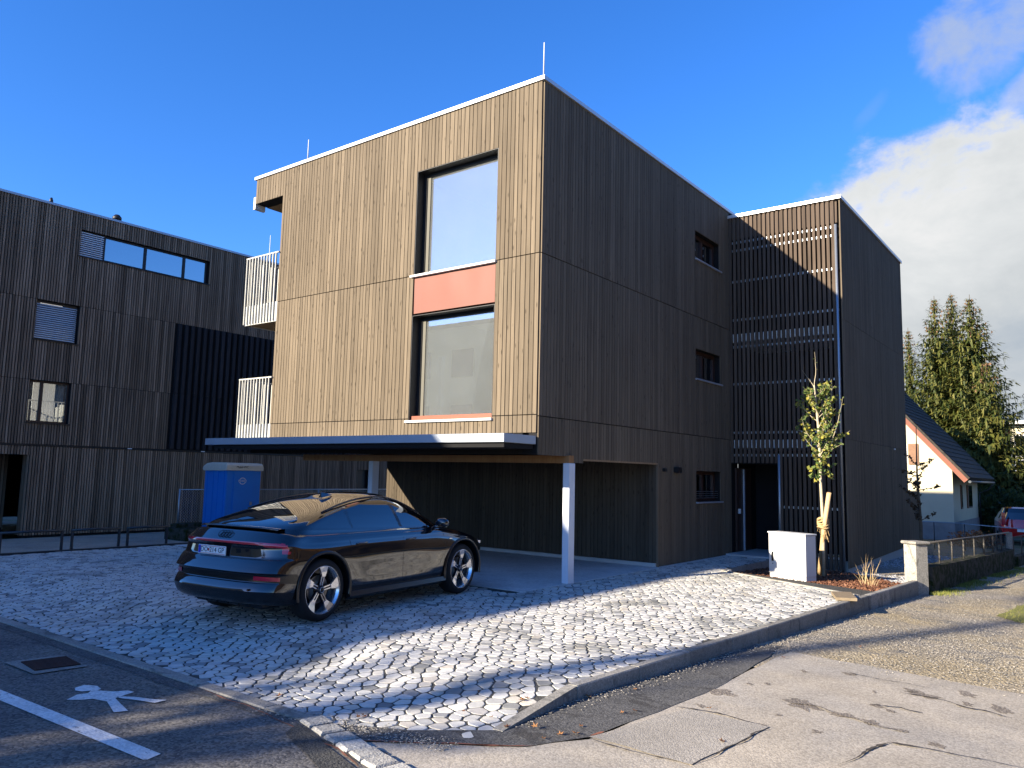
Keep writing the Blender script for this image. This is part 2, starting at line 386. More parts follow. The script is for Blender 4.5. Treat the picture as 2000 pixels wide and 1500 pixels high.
M['tile'] = ground_mat('roof_tiles', (.018, .016, .014), (.05, .045, .038), 20, None, .3, .8)
M['render'] = plain('cream_render', (.52, .47, .33), .9, .2, 0, .05, 2, .1)
M['socle'] = plain('grey_socle', (.22, .21, .20), .9, .2, 0, .2, 3)
M['pink'] = plain('pink_render', (.20, .085, .06), .9, .2, 0, .1, 1)
M['shutter'] = plain('brown_shutter', (.20, .11, .065), .7, .3, 0, .2, 10)

# ------------------------------------------------------------------ ground levels
def lane_z(x, y):
    if y < -4.6: return -.10
    if y < 13: return -.10 - .0145*(y+4.6)
    return -.355 - .009*(y-13)
def court_z(x, y):
    t = min(1, max(0, (y+5.75)/1.25)); return -.10*(1 - t*t*(3-2*t))
def kerb_x(y): return 3.70 + .0755*(y+4.58)
def sheet(name, poly, zf, m, dz=0, n=1, kind='structure'):
    """triangulated flat-ish sheet: polygon cut into strips so that it follows the ground levels"""
    import bmesh
    bm = bmesh.new(); f = bm.faces.new([bm.verts.new((x, y, 0)) for x, y in poly])
    for yy in [-5.8+.1*q for q in range(15)]+[0, 4, 8, 13, 13.2]:
        g = bm.verts[:] + bm.edges[:] + bm.faces[:]
        bmesh.ops.bisect_plane(bm, geom=g, plane_co=(0, yy, 0), plane_no=(0, 1, 0))
    for v in bm.verts: v.co.z = zf(v.co.x, v.co.y) + dz
    bmesh.ops.recalc_face_normals(bm, faces=bm.faces[:])
    me = bpy.data.meshes.new(name); bm.to_mesh(me); bm.free(); me.materials.append(m)
    if sum(p.normal.z for p in me.polygons) < 0: me.flip_normals()
    o = bpy.data.objects.new(name, me); COL.objects.link(o)
    if kind: o['kind'] = kind
    return o
def ragged(pts, amp, step=.25):
    res = []
    n = len(pts)
    for i in range(n):
        a = Vector(pts[i]); b = Vector(pts[(i+1) % n]); L = (b-a).length; k = max(1, int(L/step)); pr = Vector((-(b-a).y, (b-a).x)).normalized()
        for j in range(k):
            q = a.lerp(b, j/k); q = q + pr*amp*(noise.noise(Vector((q.x*3, q.y*3, 5.3)))*2) if j else q
            res.append((q.x, q.y))
    return res
base_g = MB()
xs = [-3000, -400, -120, -60, -30, -11, 5, 12, 30, 60, 120, 400, 3000]; ys = [-3000, -400, -100, -40, -12, -4.6, 0, 4, 8, 13, 25, 50, 100, 300, 3000]
P = []; F = []
for y in ys:
    for x in xs: P.append((x, y, max(lane_z(x, y), -1.2) - .06 - (.14 if -11 < x < 3 else 0)))
for j in range(len(ys)-1):
    for i in range(len(xs)-1): a = j*len(xs)+i; F.append((a, a+1, a+1+len(xs), a+len(xs)))
base_g.poly(P, F); tag(base_g.build('ground', M['soil']), kind='structure')
sheet('road', [(-60, -14.5), (40, -14.5), (40, -6.5), (-60, -6.5)], lambda x, y: -.1, M['asphalt'])
sheet('far_pavement', [(-60, -17.5), (40, -17.5), (40, -14.55), (-60, -14.55)], lambda x, y: 0.0, M['pale'])
# gravel lane
sheet('gravel_lane', ragged([(3.9, -2.2), (13, -2.4), (13, 13), (9.0, 30), (8, 60), (4.5, 60), (6.2, 30), (5.6, 18), (4.9, 9)], .10, .6), lane_z, M['gravel'], .0)
lowA, lowB = gp(1545, 1273, -.15), gp(2000, 1358, -.15)
pale_poly = [gp(655, 1425, -.1), gp(700, 1450, -.1), gp(1030, 1460, -.1), gp(1150, 1445, -.1), gp(1395, 1345, -.12), lowA, lowB,
             (lowB[0]+3.5, lowB[1]+.3), (14, -8.6), (6.2, -8.5), (4.9, -7.95), gp(790, 1518, -.1), gp(735, 1487, -.1), gp(690, 1459, -.1)]
sheet('pavement', ragged(pale_poly, .02), lane_z, M['pale'], .004)
k1 = (kerb_x(-1.0)+.06, -1.0)
dark_poly = [gp(618, 1408, -.1), (3.6, -6.0), (3.78, -5.7), (3.8, -4.6), k1, gp(1545, 1273, -.15), gp(1395, 1345, -.12), gp(1150, 1445, -.1), gp(1030, 1461, -.1), gp(860, 1456, -.1), gp(700, 1449, -.1)]
dark_poly = ragged([gp(612, 1408, -.1), gp(800, 1428, -.1), gp(975, 1428, -.1), (3.76, -5.55), (3.80, -4.6), k1, gp(1530, 1262, -.15), gp(1400, 1345, -.12), gp(1285, 1392, -.1), gp(1160, 1440, -.1), gp(1080, 1452, -.1), gp(1030, 1460, -.1), gp(860, 1454, -.1), gp(700, 1448, -.1)], .03)
sheet('asphalt_patch', dark_poly, lane_z, M['patch'], .008)
slab_poly = [gp(1150, 1442, -.1), gp(1345, 1385, -.1), gp(1502, 1421, -.1), gp(1350, 1497, -.1)]
sheet('concrete_slab', ragged(slab_poly, .012, .15), lane_z, M['slab'], .012)
def crack(pts, wd, amp=.02, m='crack', z=.0145, step=.04):
    mb = MB(); L = []; Rr = []
    for i in range(len(pts)-1):
        a = Vector(pts[i]); b = Vector(pts[i+1]); n = max(1, int((b-a).length/step)); pr = Vector((-(b-a).y, (b-a).x)).normalized()
        for j in range(n + (i == len(pts)-2)):
            q = a.lerp(b, j/n); s_ = noise.noise(Vector((q.x*4, q.y*4, 1.7)))*amp*2
            g_ = (i+j/n)/(len(pts)-1); w_ = wd*(.25+1.0*abs(noise.noise(Vector((q.x*13, q.y*13, 8)))*2))*min(1, .12+5*g_, .12+5*(1-g_))
            q = q + pr*s_; L.append(q+pr*w_/2); Rr.append(q-pr*w_/2)
    P = [(q.x, q.y, lane_z(q.x, q.y)+z) for q in L] + [(q.x, q.y, lane_z(q.x, q.y)+z) for q in Rr]; n = len(L)
    mb.poly(P, [(i, n+i, n+i+1, i+1) for i in range(n-1)])
    return tag(mb.build('crack', M[m]), kind='structure')
G = lambda u, v: gp(u, v, -.1)
crack([G(1320, 1380), G(1345, 1385), G(1420, 1400), G(1502, 1421)], .03)
crack([G(1502, 1421), G(1430, 1460), G(1350, 1497)], .018)
crack([G(1150, 1442), G(1230, 1470), G(1340, 1497)], .02)
crack([G(1640, 1499), G(1720, 1458), G(1740, 1452), G(1830, 1465), G(2000, 1500)], .03)
crack([G(1540, 1370), G(1590, 1378), G(1640, 1392), G(1700, 1410), G(1760, 1430)], .05, .05, 'stain')
crack([G(1650, 1305), G(1720, 1320), G(1820, 1338)], .02, .04)
crack([G(1760, 1345), G(1830, 1358), G(1900, 1380), G(1975, 1395)], .035, .06)
crack([G(1690, 1372), G(1760, 1378), G(1800, 1390)], .03, .05)
crack([G(1150, 1440), G(1180, 1432)], .03, .01, 'rustedge')
crack([G(700, 1449), G(760, 1452), G(840, 1454), G(1000, 1460), G(1040, 1459)], .02, .01, 'rustedge')
crack([G(380, 1342), G(520, 1395), G(600, 1430), G(660, 1470), G(700, 1499)], .018, .02, 'rustedge', .006)
crack([G(600, 1420), G(640, 1450), G(680, 1480), G(700, 1499)], .02, .02, 'crack', .009)
crack([G(720, 1460), G(755, 1475), G(745, 1499)], .012, .04)
def stain(u, v, ru, rv, m='stain'):
    c = Vector(G(u, v)); a = Vector(G(u+ru, v+ru*.22))-c; b = Vector(G(u, v-rv))-c; P = []
    n = 26; sd = u*.37
    for i in range(n):
        t_ = 2*math.pi*i/n; k_ = 1+.9*noise.noise(Vector((math.cos(t_)*1.7+sd, math.sin(t_)*1.7, sd)))+.5*noise.noise(Vector((math.cos(t_)*5, math.sin(t_)*5+sd, sd)))
        q = c+a*math.cos(t_)*k_+b*math.sin(t_)*k_; P.append((q.x, q.y, lane_z(q.x, q.y)+.0068))
    mb = MB(); mb.poly(P, [tuple(range(n))]); o = mb.build('worn_patch', M[m]); o['kind'] = 'structure'
    if o.data.polygons[0].normal.z < 0: o.data.flip_normals()
for u, v, ru, rv in ((1562, 1372, 30, 8), (1410, 1350, 24, 6), (1700, 1408, 16, 4), (1650, 1395, 26, 4), (1800, 1350, 30, 5), (1780, 1342, 14, 3), (1955, 1378, 22, 6), (1890, 1349, 18, 4), (1830, 1454, 16, 4), (1595, 1428, 12, 3), (1520, 1395, 7, 2), (1708, 1346, 4, 2), (1465, 1332, 6, 2), (1890, 1369, 10, 3), (1715, 1374, 14, 3), (1740, 1385, 10, 2), (1490, 1418, 8, 2), (1570, 1305, 7, 2), (1500, 1332, 5, 2), (1660, 1310, 12, 2), (1370, 1378, 9, 3), (1760, 1424, 14, 3)):
    stain(u, v, ru, rv)
# dark seam between street and kerb
sheet('seam_strip', ragged([gp(0, 1228, -.1), gp(200, 1296, -.1), gp(380, 1355, -.1), gp(520, 1400, -.1), gp(620, 1440, -.1), gp(625, 1425, -.1), gp(560, 1398, -.1), gp(380, 1338, -.1), gp(200, 1278, -.1), gp(0, 1212, -.1), (-14, -6.50), (-14, -6.72)], .02), lambda x, y: -.1, M['patch'], .004)

# ------------------------------------------------------------------ road markings, grate
def flat(name, pts, z, m, parent=None):
    mb = MB(); mb.poly([(x, y, z) for x, y in pts], [tuple(range(len(pts)))]); o = mb.build(name, M[m], parent); return o
a, b, c_, d_ = gp(0, 1348, -.1), gp(314, 1474, -.1), gp(283, 1487, -.1), gp(0, 1369, -.1)
ln = MB(); t1 = Vector(a)+(Vector(a)-Vector(b))*4; t2 = Vector(d_)+(Vector(d_)-Vector(c_))*4
ln.poly([(t1.x, t1.y, -.094), (b[0], b[1], -.094), (c_[0], c_[1], -.094), (t2.x, t2.y, -.094)], [(3, 2, 1, 0)])
tag(ln.build('road_line', M['roadpaint']), kind='structure')
fg = MB()
def fpoly(px):
    pts = [gp(u, v, -.1) for u, v in px]; fg.poly([(x, y, -.0945+.0012*len(fg.f)) for x, y in pts], [tuple(range(len(pts)))])
fpoly([(130, 1368), (150, 1358), (172, 1355), (176, 1360), (195, 1358), (222, 1366), (215, 1372), (180, 1366), (160, 1368)])
fpoly([(146, 1345), (165, 1339), (190, 1341), (197, 1347), (190, 1350), (222, 1352), (250, 1350), (262, 1353), (222, 1366), (195, 1358), (176, 1360), (172, 1355), (178, 1350), (160, 1352), (147, 1350)])
fpoly([(205, 1366), (222, 1362), (236, 1377), (250, 1390), (222, 1393)])
fpoly([(222, 1362), (262, 1363), (302, 1368), (326, 1369), (302, 1375), (272, 1370), (238, 1366)])
tag(fg.build('pedestrian_symbol', M['roadpaint']), kind='structure')
gt = thing('drain_grate', (*gp(100, 1298, -.1), -.09), 'rusty rectangular drain grate set in the street beside the kerb strip', 'drain grate')
q = [Vector(gp(u, v, -.1)) for u, v in ((40, 1296), (128, 1285), (158, 1301), (68, 1313))]
fr = [Vector(gp(u, v, -.1)) for u, v in ((8, 1296), (122, 1281), (172, 1303), (66, 1319))]
mb = MB(); mb.poly([(p.x, p.y, -.089) for p in fr], [(0, 1, 2, 3)]); mb.build('surround', M['kerb'], gt)
mb = MB(); mb.poly([(p.x, p.y, -.086) for p in q], [(0, 1, 2, 3)]); mb.build('pit', M['core'], gt)
M['rust'] = plain('rusty_iron', (.075, .038, .03), .7, .4, .5, .3, 30)
for k in range(9):
    t_ = (k+.5)/9; a = q[0].lerp(q[3], t_); b = q[1].lerp(q[2], t_); d = (q[3]-q[0])/9*.27
    mb = MB(); mb.poly([(a.x-d.x, a.y-d.y, -.077), (b.x-d.x, b.y-d.y, -.077), (b.x+d.x, b.y+d.y, -.077), (a.x+d.x, a.y+d.y, -.077),
                       (a.x-d.x, a.y-d.y, -.09), (b.x-d.x, b.y-d.y, -.09), (b.x+d.x, b.y+d.y, -.09), (a.x+d.x, a.y+d.y, -.09)], [(0, 1, 2, 3), (4, 5, 1, 0), (7, 6, 2, 3), (0, 3, 7, 4), (1, 2, 6, 5)])
    mb.build('bar', M['rust'], gt)

# ------------------------------------------------------------------ courtyard paving
PAVE_Y0 = -6.42
def in_pave(x, y):
    if y < PAVE_Y0 or x < -10.25 or y > 9.0: return False
    ky = kerb_x(y) if y > -4.58 else (3.70 + .06*(-4.58-y))
    if x > ky - .06: return False
    if y < -6.0 and x > 2.7+(y+6.42)*2.2: return False
    if x < .02 and y > -.55 - .10*max(0, x+1): return False
    if y > 4.35 and x < .05: return False
    if y > 8.3: return False
    # mulch bed
    if x > 1.28 and y > 4.75 - (x-1.28)*.52: return False
    if x > 1.15 and y > 5.2: return False
    return True
from mathutils.geometry import delaunay_2d_cdt
pts = []
sx_, sy_ = .150, .116
j = 0; y = -7.0
while y < 9.4:
    x = -11 + (j % 2)*sx_*.5
    while x < 5.3:
        if in_pave(x, y) or any(in_pave(x+a, y+b) for a, b in ((.3, 0), (-.3, 0), (0, .3), (0, -.3))):
            wv = .05*math.sin(x*1.3+y*.7)
            pts.append(Vector((x+U(-.045, .045)+wv, y+U(-.034, .034)+.04*math.sin(x*.9-y))))
        x += sx_
    y += sy_; j += 1
vs, _e, tris, _a, _b, _c = delaunay_2d_cdt(pts, [], [], 0, 1e-5)
cells = {}
cc = []
for ti, (a, b, c) in enumerate(tris):
    A, B, C_ = vs[a], vs[b], vs[c]
    d = 2*(A.x*(B.y-C_.y)+B.x*(C_.y-A.y)+C_.x*(A.y-B.y))
    if abs(d) < 1e-9: cc.append(None); continue
    a2, b2, c2 = A.length_squared, B.length_squared, C_.length_squared
    cc.append(Vector(((a2*(B.y-C_.y)+b2*(C_.y-A.y)+c2*(A.y-B.y))/d, (a2*(C_.x-B.x)+b2*(A.x-C_.x)+c2*(B.x-A.x))/d)))
    for i in (a, b, c): cells.setdefault(i, []).append(ti)
stones = []
for i, tl in cells.items():
    ctr = vs[i]
    if not in_pave(ctr.x, ctr.y): continue
    ps = [cc[t_] for t_ in tl if cc[t_] is not None]
    if len(ps) < 4 or any((p-ctr).length > .3 for p in ps): continue
    ps.sort(key=lambda p: math.atan2(p.y-ctr.y, p.x-ctr.x))
    # drop very short sides
    qs = [p for k, p in enumerate(ps) if (p-ps[k-1]).length > .018]
    if len(qs) < 4: continue
    c0 = Vector((sum(p.x for p in qs)/len(qs), sum(p.y for p in qs)/len(qs)))
    rr = max(.05, sum((p-c0).length for p in qs)/len(qs))
    sh = 1 - U(.0075, .0125)/rr*1.1
    qs = [c0 + (p-c0)*sh for p in qs]
    out_ = []
    for k, p in enumerate(qs):           # knock the corners off
        pv, nx = qs[k-1], qs[(k+1) % len(qs)]
        out_.append(p.lerp(pv, .14)); out_.append(p.lerp(nx, .14))
    stones.append((c0, out_))
def stone_mesh(mb, c0, ps, o=Vector((0, 0, 0))):
    n = len(ps); h = U(-.003, .003); tx, ty = U(-.012, .012), U(-.012, .012); z0 = court_z(c0.x, c0.y)
    def zz(p, dz): return z0 + (court_z(p.x, p.y)-z0) + .006 + h + dz + (p.x-c0.x)*tx + (p.y-c0.y)*ty
    P = [(p.x-o.x, p.y-o.y, zz(p, -.03)-o.z) for p in ps]
    P += [(p.x-o.x, p.y-o.y, zz(p, -.003)-o.z) for p in ps]
    ins = [c0+(p-c0)*.92 for p in ps]
    P += [(p.x-o.x, p.y-o.y, zz(p, 0)-o.z) for p in ins]
    F = [tuple(range(2*n, 3*n))]
    for k in range(n):
        k2 = (k+1) % n
        F.append((k, k2, n+k2, n+k)); F.append((n+k, n+k2, 2*n+k2, 2*n+k))
    mb.poly(P, F, R())
    for q_ in range(1, len(F)+0): mb.sm[-q_] = False
stones.sort(key=lambda s: (s[0]-Vector((CAM.x, CAM.y))).length)
pave = sheet('courtyard_paving', [(-10.27, PAVE_Y0), (2.75, PAVE_Y0), (3.72, -5.75), (3.68, -4.6), (kerb_x(4.0)-.02, 4.0), (1.2, 5.0), (1.2, 8.4), (0, 8.4), (0, 4.4), (-10.27, 4.4)], court_z, M['joint'], .0)
OFF[pave.name] = Vector((0, 0, 0))
def on_screen(p):
    d = Vector((p.x, p.y, 0))-CAM; z = d.dot(_f)
    if z < .1: return False
    return abs(d.dot(_r)/z*FOC) < 1010 and abs(d.dot(_u)/z*FOC) < 760
near = [s for s in stones if on_screen(s[0])][:300]; nid = {id(s) for s in near}
for s in near:
    mb = MB(); o3 = Vector((s[0].x, s[0].y, court_z(*s[0]))); stone_mesh(mb, s[0], s[1], o3)
    o = bpy.data.objects.new('paving_stone', mb.mesh('paving_stone', M['stone'])); COL.objects.link(o); o.parent = pave; o.location = o3
mb = MB()
for s in stones:
    if id(s) not in nid: stone_mesh(mb, s[0], s[1])
stuff(mb.build('paving_stones', M['stone'], pave))
# carport slab and entrance step
mb = MB(); mb.box(-10.2, .10, -.45, 8.9, -.12, .012); tag(mb.build('carport_floor', M['carslab']), kind='structure')
mb = MB(); mb.box(.02, 1.20, 8.0, 10.3, -.2, .05, bev=.01); tag(mb.build('entrance_step', M['concrete']), kind='structure')
# street side edging strip
est = MB(); est.box(-14, 2.55, -6.52, -6.43, -.22, -.092); est_o = tag(est.build('paving_edge', M['joint']), kind='structure')
xx = -12.
while xx < 2.45:
    L = min(1.0, 2.5-xx); mb = MB(); mb.box(xx+.006, xx+L-.006, -6.555, -6.425, -.2, -.082+U(-.002, .003), bev=.008); mb.build('edging_stone', M['kerb'], est_o); xx += L
# granite setts turning off the edging
gut = None
gut = tag(MB().poly([(2.5, -6.6, -.093), (2.6, -6.8, -.093), (3.9, -7.3, -.093), (3.9, -7.05, -.093)], [(0, 1, 2, 3)]).build('sett_row', M['joint']), kind='structure')
M['granite'] = ground_mat('granite_setts', (.22, .21, .19), (.52, .50, .44), 110, None, .6, .85, var=.4)
sp = [Vector(gp(u, v, -.1)) for u, v in ((607, 1405), (648, 1432), (690, 1459), (735, 1487), (790, 1518))]
for k in range(7):
    t_ = k/7*4; i = int(t_); c0 = sp[i].lerp(sp[min(4, i+1)], t_-i); d = (sp[min(4, i+1)]-sp[i]).normalized(); nrm = Vector((-d.y, d.x))
    cx = c0 + d*.11 + nrm*.0
    mb = MB(); ax = Vector((d.x, d.y, 0)); ay = Vector((nrm.x, nrm.y, 0))
    rot = U(-.06, .06); ax2 = ax*math.cos(rot)+ay*math.sin(rot); ay2 = -ax*math.sin(rot)+ay*math.cos(rot)
    P = []
    for z_, s1, in ((-.14, 1), (-.085, 1), (-.073, .84)):
        for a_, b_ in ((-1, -1), (1, -1), (1, 1), (-1, 1)):
            P.append(Vector((cx.x, cx.y, z_+U(-.002, .002))) + ax2*(a_*.088*s1*U(.95, 1.04)) + ay2*(b_*.10*s1*U(.95, 1.04)))
    mb.poly(P, [(8, 9, 10, 11)] + [(k_*4+j_, k_*4+(j_+1) % 4, (k_+1)*4+(j_+1) % 4, (k_+1)*4+j_) for k_ in range(2) for j_ in range(4)])
    mb.build('sett', M['granite'], gut)
# kerb wall on the lane side
kw = tag(MB().prism([(kerb_x(-4.5)-.05, -4.5), (kerb_x(-4.5)-.03, -4.5), (kerb_x(6.2)-.03, 6.2), (kerb_x(6.2)-.05, 6.2)], -.4, -.02).build('kerb', M['kerb']), kind='structure')
yy = -4.58; first = True
while yy < 6.1:
    L = min(1.0, 6.2-yy); a, b = yy+.007, yy+L-.007; za = .014+U(-.003, .003); zb = za
    x0a, x0b = kerb_x(a), kerb_x(b); t_ = .055
    P = []
    for (z_, i_) in ((-.45, 0), (za-.012, 0), (za, .012)):
        P += [(x0a-t_+i_, a, z_), (x0a+t_-i_, a, z_), (x0b+t_-i_, b, z_), (x0b-t_+i_, b, z_)]
    mb = MB(); mb.poly(P, [(3, 2, 1, 0), (8, 9, 10, 11)] + [(k_*4+j_, k_*4+(j_+1) % 4, (k_+1)*4+(j_+1) % 4, (k_+1)*4+j_) for k_ in range(2) for j_ in range(4)])
    mb.build('kerb_stone', M['kerb'], kw); yy += L
mb = MB(); xa, xb = 3.76, kerb_x(-4.58)
mb.poly([(xa-.055, -5.72, -.3), (xa+.055, -5.72, -.3), (xb+.055, -4.588, -.3), (xb-.055, -4.588, -.3), (xa-.05, -5.72, -.088), (xa+.05, -5.72, -.088), (xb+.05, -4.588, .012), (xb-.05, -4.588, .012)],
        [(3, 2, 1, 0), (4, 5, 6, 7), (0, 1, 5, 4), (1, 2, 6, 5), (2, 3, 7, 6), (3, 0, 4, 7)])
mb.build('ramped_kerb_stone', M['kerb'], kw)

# ------------------------------------------------------------------ cladding helper
def segs(lo, hi, cuts):
    """subtract (a,b) intervals from lo..hi"""
    res = [(lo, hi)]
    for a, b in cuts:
        nr = []
        for s, e in res:
            if b <= s or a >= e: nr.append((s, e)); continue
            if a > s: nr.append((s, a))
            if b < e: nr.append((b, e))
        res = nr
    return [r for r in res if r[1]-r[0] > .015]
def clad(u0, u1, zlo, zhi, holes, joints, widths, gap, jg=.008, irregular=True):
    """vertical boards -> list of (ua, ub, za, zb); zlo / zhi may be functions of u"""
    res = []; u = u0; k = 0
    edges = sorted({h[0] for h in holes} | {h[1] for h in holes})
    while u < u1 - .01:
        wd = random.choice(widths) if irregular else widths[k % len(widths)]
        e = min(u1, u+wd); k += 1
        for ed in edges:
            if u + .012 < ed < e + .03: e = ed
        if u1 - e < .03: e = u1
        mid = (u+e)/2
        lo = zlo(mid) if callable(zlo) else zlo; hi = zhi(mid) if callable(zhi) else zhi
        cuts = [(h[2], h[3]) for h in holes if h[0]-.001 < mid < h[1]+.001] + [(j-jg/2, j+jg/2) for j in joints]
        for a, b in segs(lo, hi, cuts): res.append((u+gap/2, e-gap/2, a, b))
        u = e
    return res
def wallgrid(u0, u1, z0, z1, holes):
    us = sorted({u0, u1} | {min(max(h[i], u0), u1) for h in holes for i in (0, 1)})
    zs = sorted({z0, z1} | {min(max(h[i], z0), z1) for h in holes for i in (2, 3)})
    res = []
    for i in range(len(us)-1):
        for j in range(len(zs)-1):
            um, zm = (us[i]+us[i+1])/2, (zs[j]+zs[j+1])/2
            if not any(h[0] < um < h[1] and h[2] < zm < h[3] for h in holes): res.append((us[i], us[i+1], zs[j], zs[j+1]))
    return res

# ------------------------------------------------------------------ main building
mainb = thing('apartment_building', (0, 0, 0), 'three storey timber clad block with tall red panelled window and open carport beneath', 'building')
ZT = 8.765; DEP = 8.9; PR = .025
fholes = [(-3.0, -.96, 2.80, 7.76)]
# cores
core = MB()
for a, b, c, d in wallgrid(-7.3, -.17, 2.52, ZT, fholes): core.box(a, b, .0, .30, c, d)
core.box(-8.40, -7.3, .0, .30, 8.17, ZT)
sholes = [(6.30, 7.76, 7.05, 7.74), (6.30, 7.76, 4.18, 4.89), (6.30, 7.72, 1.32, 2.03), (1.42, 4.37, -.1, 2.14), (-.1, .95, -.1, 2.2), (.95, 1.42, -.1, 2.10), (-.1, .0, 2.1, 2.5)]
for a, b, c, d in wallgrid(.0, DEP, 0.0, ZT, [h for h in sholes]): core.box(-.30, 0.0, max(a, 0), b, c, d)
core.box(-7.3, -7.0, .3, DEP, 2.3, ZT); core.box(-7.0, -.3, DEP-.3, DEP, 0, ZT)
core.build('wall_core', M['core'], mainb)
# interior linings so that the rooms behind the glass are rooms
rm = MB()
for zf, zc in ((2.50, 5.30), (5.50, 8.35)):
    rm.box(-6.99, -.31, .32, DEP-.32, zf-.06, zf+.04); rm.box(-6.99, -.31, .32, DEP-.32, zc, zc+.14)
    rm.box(-6.99, -.31, 4.6, 4.72, zf+.04, zc)
    rm.box(-4.35, -4.25, .32, 4.6, zf+.04, zc)
    for a, b, c, d in wallgrid(-4.25, -.31, zf+.04, zc, [(-3.0, -.96, 2.8 if zf < 4 else 5.62, 4.87 if zf < 4 else 7.76)]): rm.box(a, b, .30, .33, c, d)
    rm.box(-.33, -.31, .33, 4.6, zf+.04, zc)
rm.build('room', M['room'], mainb)
for q4 in ((-3.6, -3.5, 1.4, 1.5, 2.55, 4.3), (-2.6, -2.5, 2.2, 2.3, 2.55, 4.0), (-3.9, -3.4, 3.2, 3.3, 2.55, 3.3)): mb = MB(); mb.box(*q4); mb.build('stored_panel', M['white'], mainb)
# slabs
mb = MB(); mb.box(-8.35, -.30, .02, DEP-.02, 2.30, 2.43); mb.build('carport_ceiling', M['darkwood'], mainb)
mb = MB(); mb.box(-8.40, -7.3, .30, DEP, 8.16, 8.20); mb.build('soffit', M['soffit'], mainb)
mb = MB(); mb.box(-8.38, -.02, .02, DEP-.02, 8.5, 8.64); mb.build('roof', M['core'], mainb)
mb = MB(); mb.box(-8.46, .06, -.06, .12, ZT+.0, ZT+.07); mb.box(-.14, .06, .121, DEP, ZT, ZT+.07); mb.box(-8.46, -8.32, .121, DEP, ZT, ZT+.07); mb.build('roof_cap', M['cap'], mainb)
mb = MB(); mb.box(-8.42, -8.38, .28, DEP, 8.2, ZT); mb.build('fascia', M['soffit'], mainb)
mb = MB(); mb.box(-8.50, -8.421, -.02, .26, 8.05, 8.35); mb.build('gutter_end', M['white'], mainb)
# facade boards, front: every board is a part
Wd = [.085, .092, .098, .105, .112]
def zlow(u): return 8.17 if u < -7.3 else 2.56
for a, b, c, d in clad(-8.41, .0, zlow, ZT, fholes, (5.65, 2.86), Wd, .014, .016):
    mb = MB(); mb.box(a, b, -PR-U(0, .003), -.001, c, d); mb.build('board', M['board'], mainb)
# side boards
sb = MB()
def zlow_s(u):
    if u < .95: return 2.19
    if u < 1.42: return 2.08
    if u < 4.37: return 2.16
    return .02
hs_ = [h for h in sholes[:3]]
for a, b, c, d in clad(0.0, 8.40, zlow_s, ZT, hs_ + [(1.42, 4.37, -1, 2.0), (.0, .95, -1, 2)], (5.65, 2.84), Wd, .011, .016):
    sb.box(.001, PR+U(0, .003), a, b, c, d)
stuff(sb.build('cladding', M['board'], mainb))
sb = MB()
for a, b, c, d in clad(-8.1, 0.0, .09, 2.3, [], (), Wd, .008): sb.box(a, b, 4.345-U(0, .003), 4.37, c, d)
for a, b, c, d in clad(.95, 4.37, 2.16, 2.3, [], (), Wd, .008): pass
stuff(sb.build('carport_cladding', M['board_shade'], mainb))
mb = MB(); mb.box(-8.1, -.3, 4.371, 4.55, 0, 2.3); mb.box(-.3, -.002, 4.372, 8.4, 0, 2.3) if False else None; mb.build('carport_wall', M['core'], mainb)
mb = MB(); mb.box(-8.1, -.0, 4.30, 4.37, .012, .085); mb.build('plinth', M['concrete'], mainb)
mb = MB(); mb.box(-.02, .03, 1.42, 4.36, 2.125, 2.158); mb.build('opening_trim', M['soffit'], mainb)
mb = MB(); mb.box(-.02, .034, 4.345, 4.40, 0.012, 2.158); mb.build('corner_board', M['board'], mainb)
mb = MB(); mb.box(-7.25, .08, .87, 1.02, 2.07, 2.205); mb.build('beam', M['beam'], mainb)
mb = MB(); mb.box(-8.1, -.02, .03, .06, 2.2, 2.43); mb.build('ceiling_edge', M['darkwood'], mainb)
for x in (-4.95, .03):
    mb = MB(); mb.box(x-.065, x+.065, .86, 1.04, 0.0, 2.07, bev=.006); mb.build('post', M['postpaint'], mainb)
# canopy
cn = MB(); cn.box(-8.45, .0, -.90, -.03, 2.36, 2.50, bev=.004); can = cn.build('canopy', M['canopy'], mainb)
mb = MB(); mb.box(-8.2, -.04, -.84, -.05, 2.28, 2.359); mb.build('canopy_underside', M['core'], can)
mb = MB(); mb.box(-8.46, -7.35, .0, 4.6, 2.30, 2.47); mb.build('terrace_slab', M['concrete'], mainb)
# tall window in two lights with red panel
def opening_front(z0, z1, name, frame_bottom):
    wdw = MB(); x0, x1 = -3.0, -.96
    wdw.box(x0+.0, x0+.09, .17, .25, z0, z1); wdw.box(x1-.05, x1, .17, .25, z0, z1)
    wdw.box(x0+.09, x1-.05, .17, .25, z1-.08, z1); wdw.box(x0+.09, x1-.05, .17, .25, z0, z0+.07)
    wo = wdw.build('window', M['black'], mainb)
    mb = MB(); mb.box(x0+.091, x1-.051, .205, .212, z0+.071, z1-.081); mb.build('pane', M['glass'], wo)
    mb = MB(); mb.box(x0+.091, x0+.17, .19, .203, z0+.071, z1-.081); mb.build('glazing_bead', M['bead'], wo)
    if frame_bottom:
        mb = MB(); mb.box(x0+.02, x1-.01, .03, .168, z0, z0+.085); mb.build('bottom_rail', M['redwood'], wo)
    mb = MB(); mb.box(x0-.06, x1+.02, -.075, .16, z0-.045, z0-.004); mb.build('sill', M['white'], wo)
    mb = MB()
    mb.box(x0, x0+.012, -.02, .169, z0, z1); mb.box(x1-.012, x1, -.02, .169, z0, z1); mb.box(x0+.013, x1-.013, -.02, .169, z1-.012, z1)
    mb.build('reveal', M['black'], wo)
    return wo
opening_front(5.66, 7.76, 'window', False)
opening_front(2.83, 4.86, 'window', True)
pn = MB(); nx_, nz_ = 40, 10; P = []; F = []
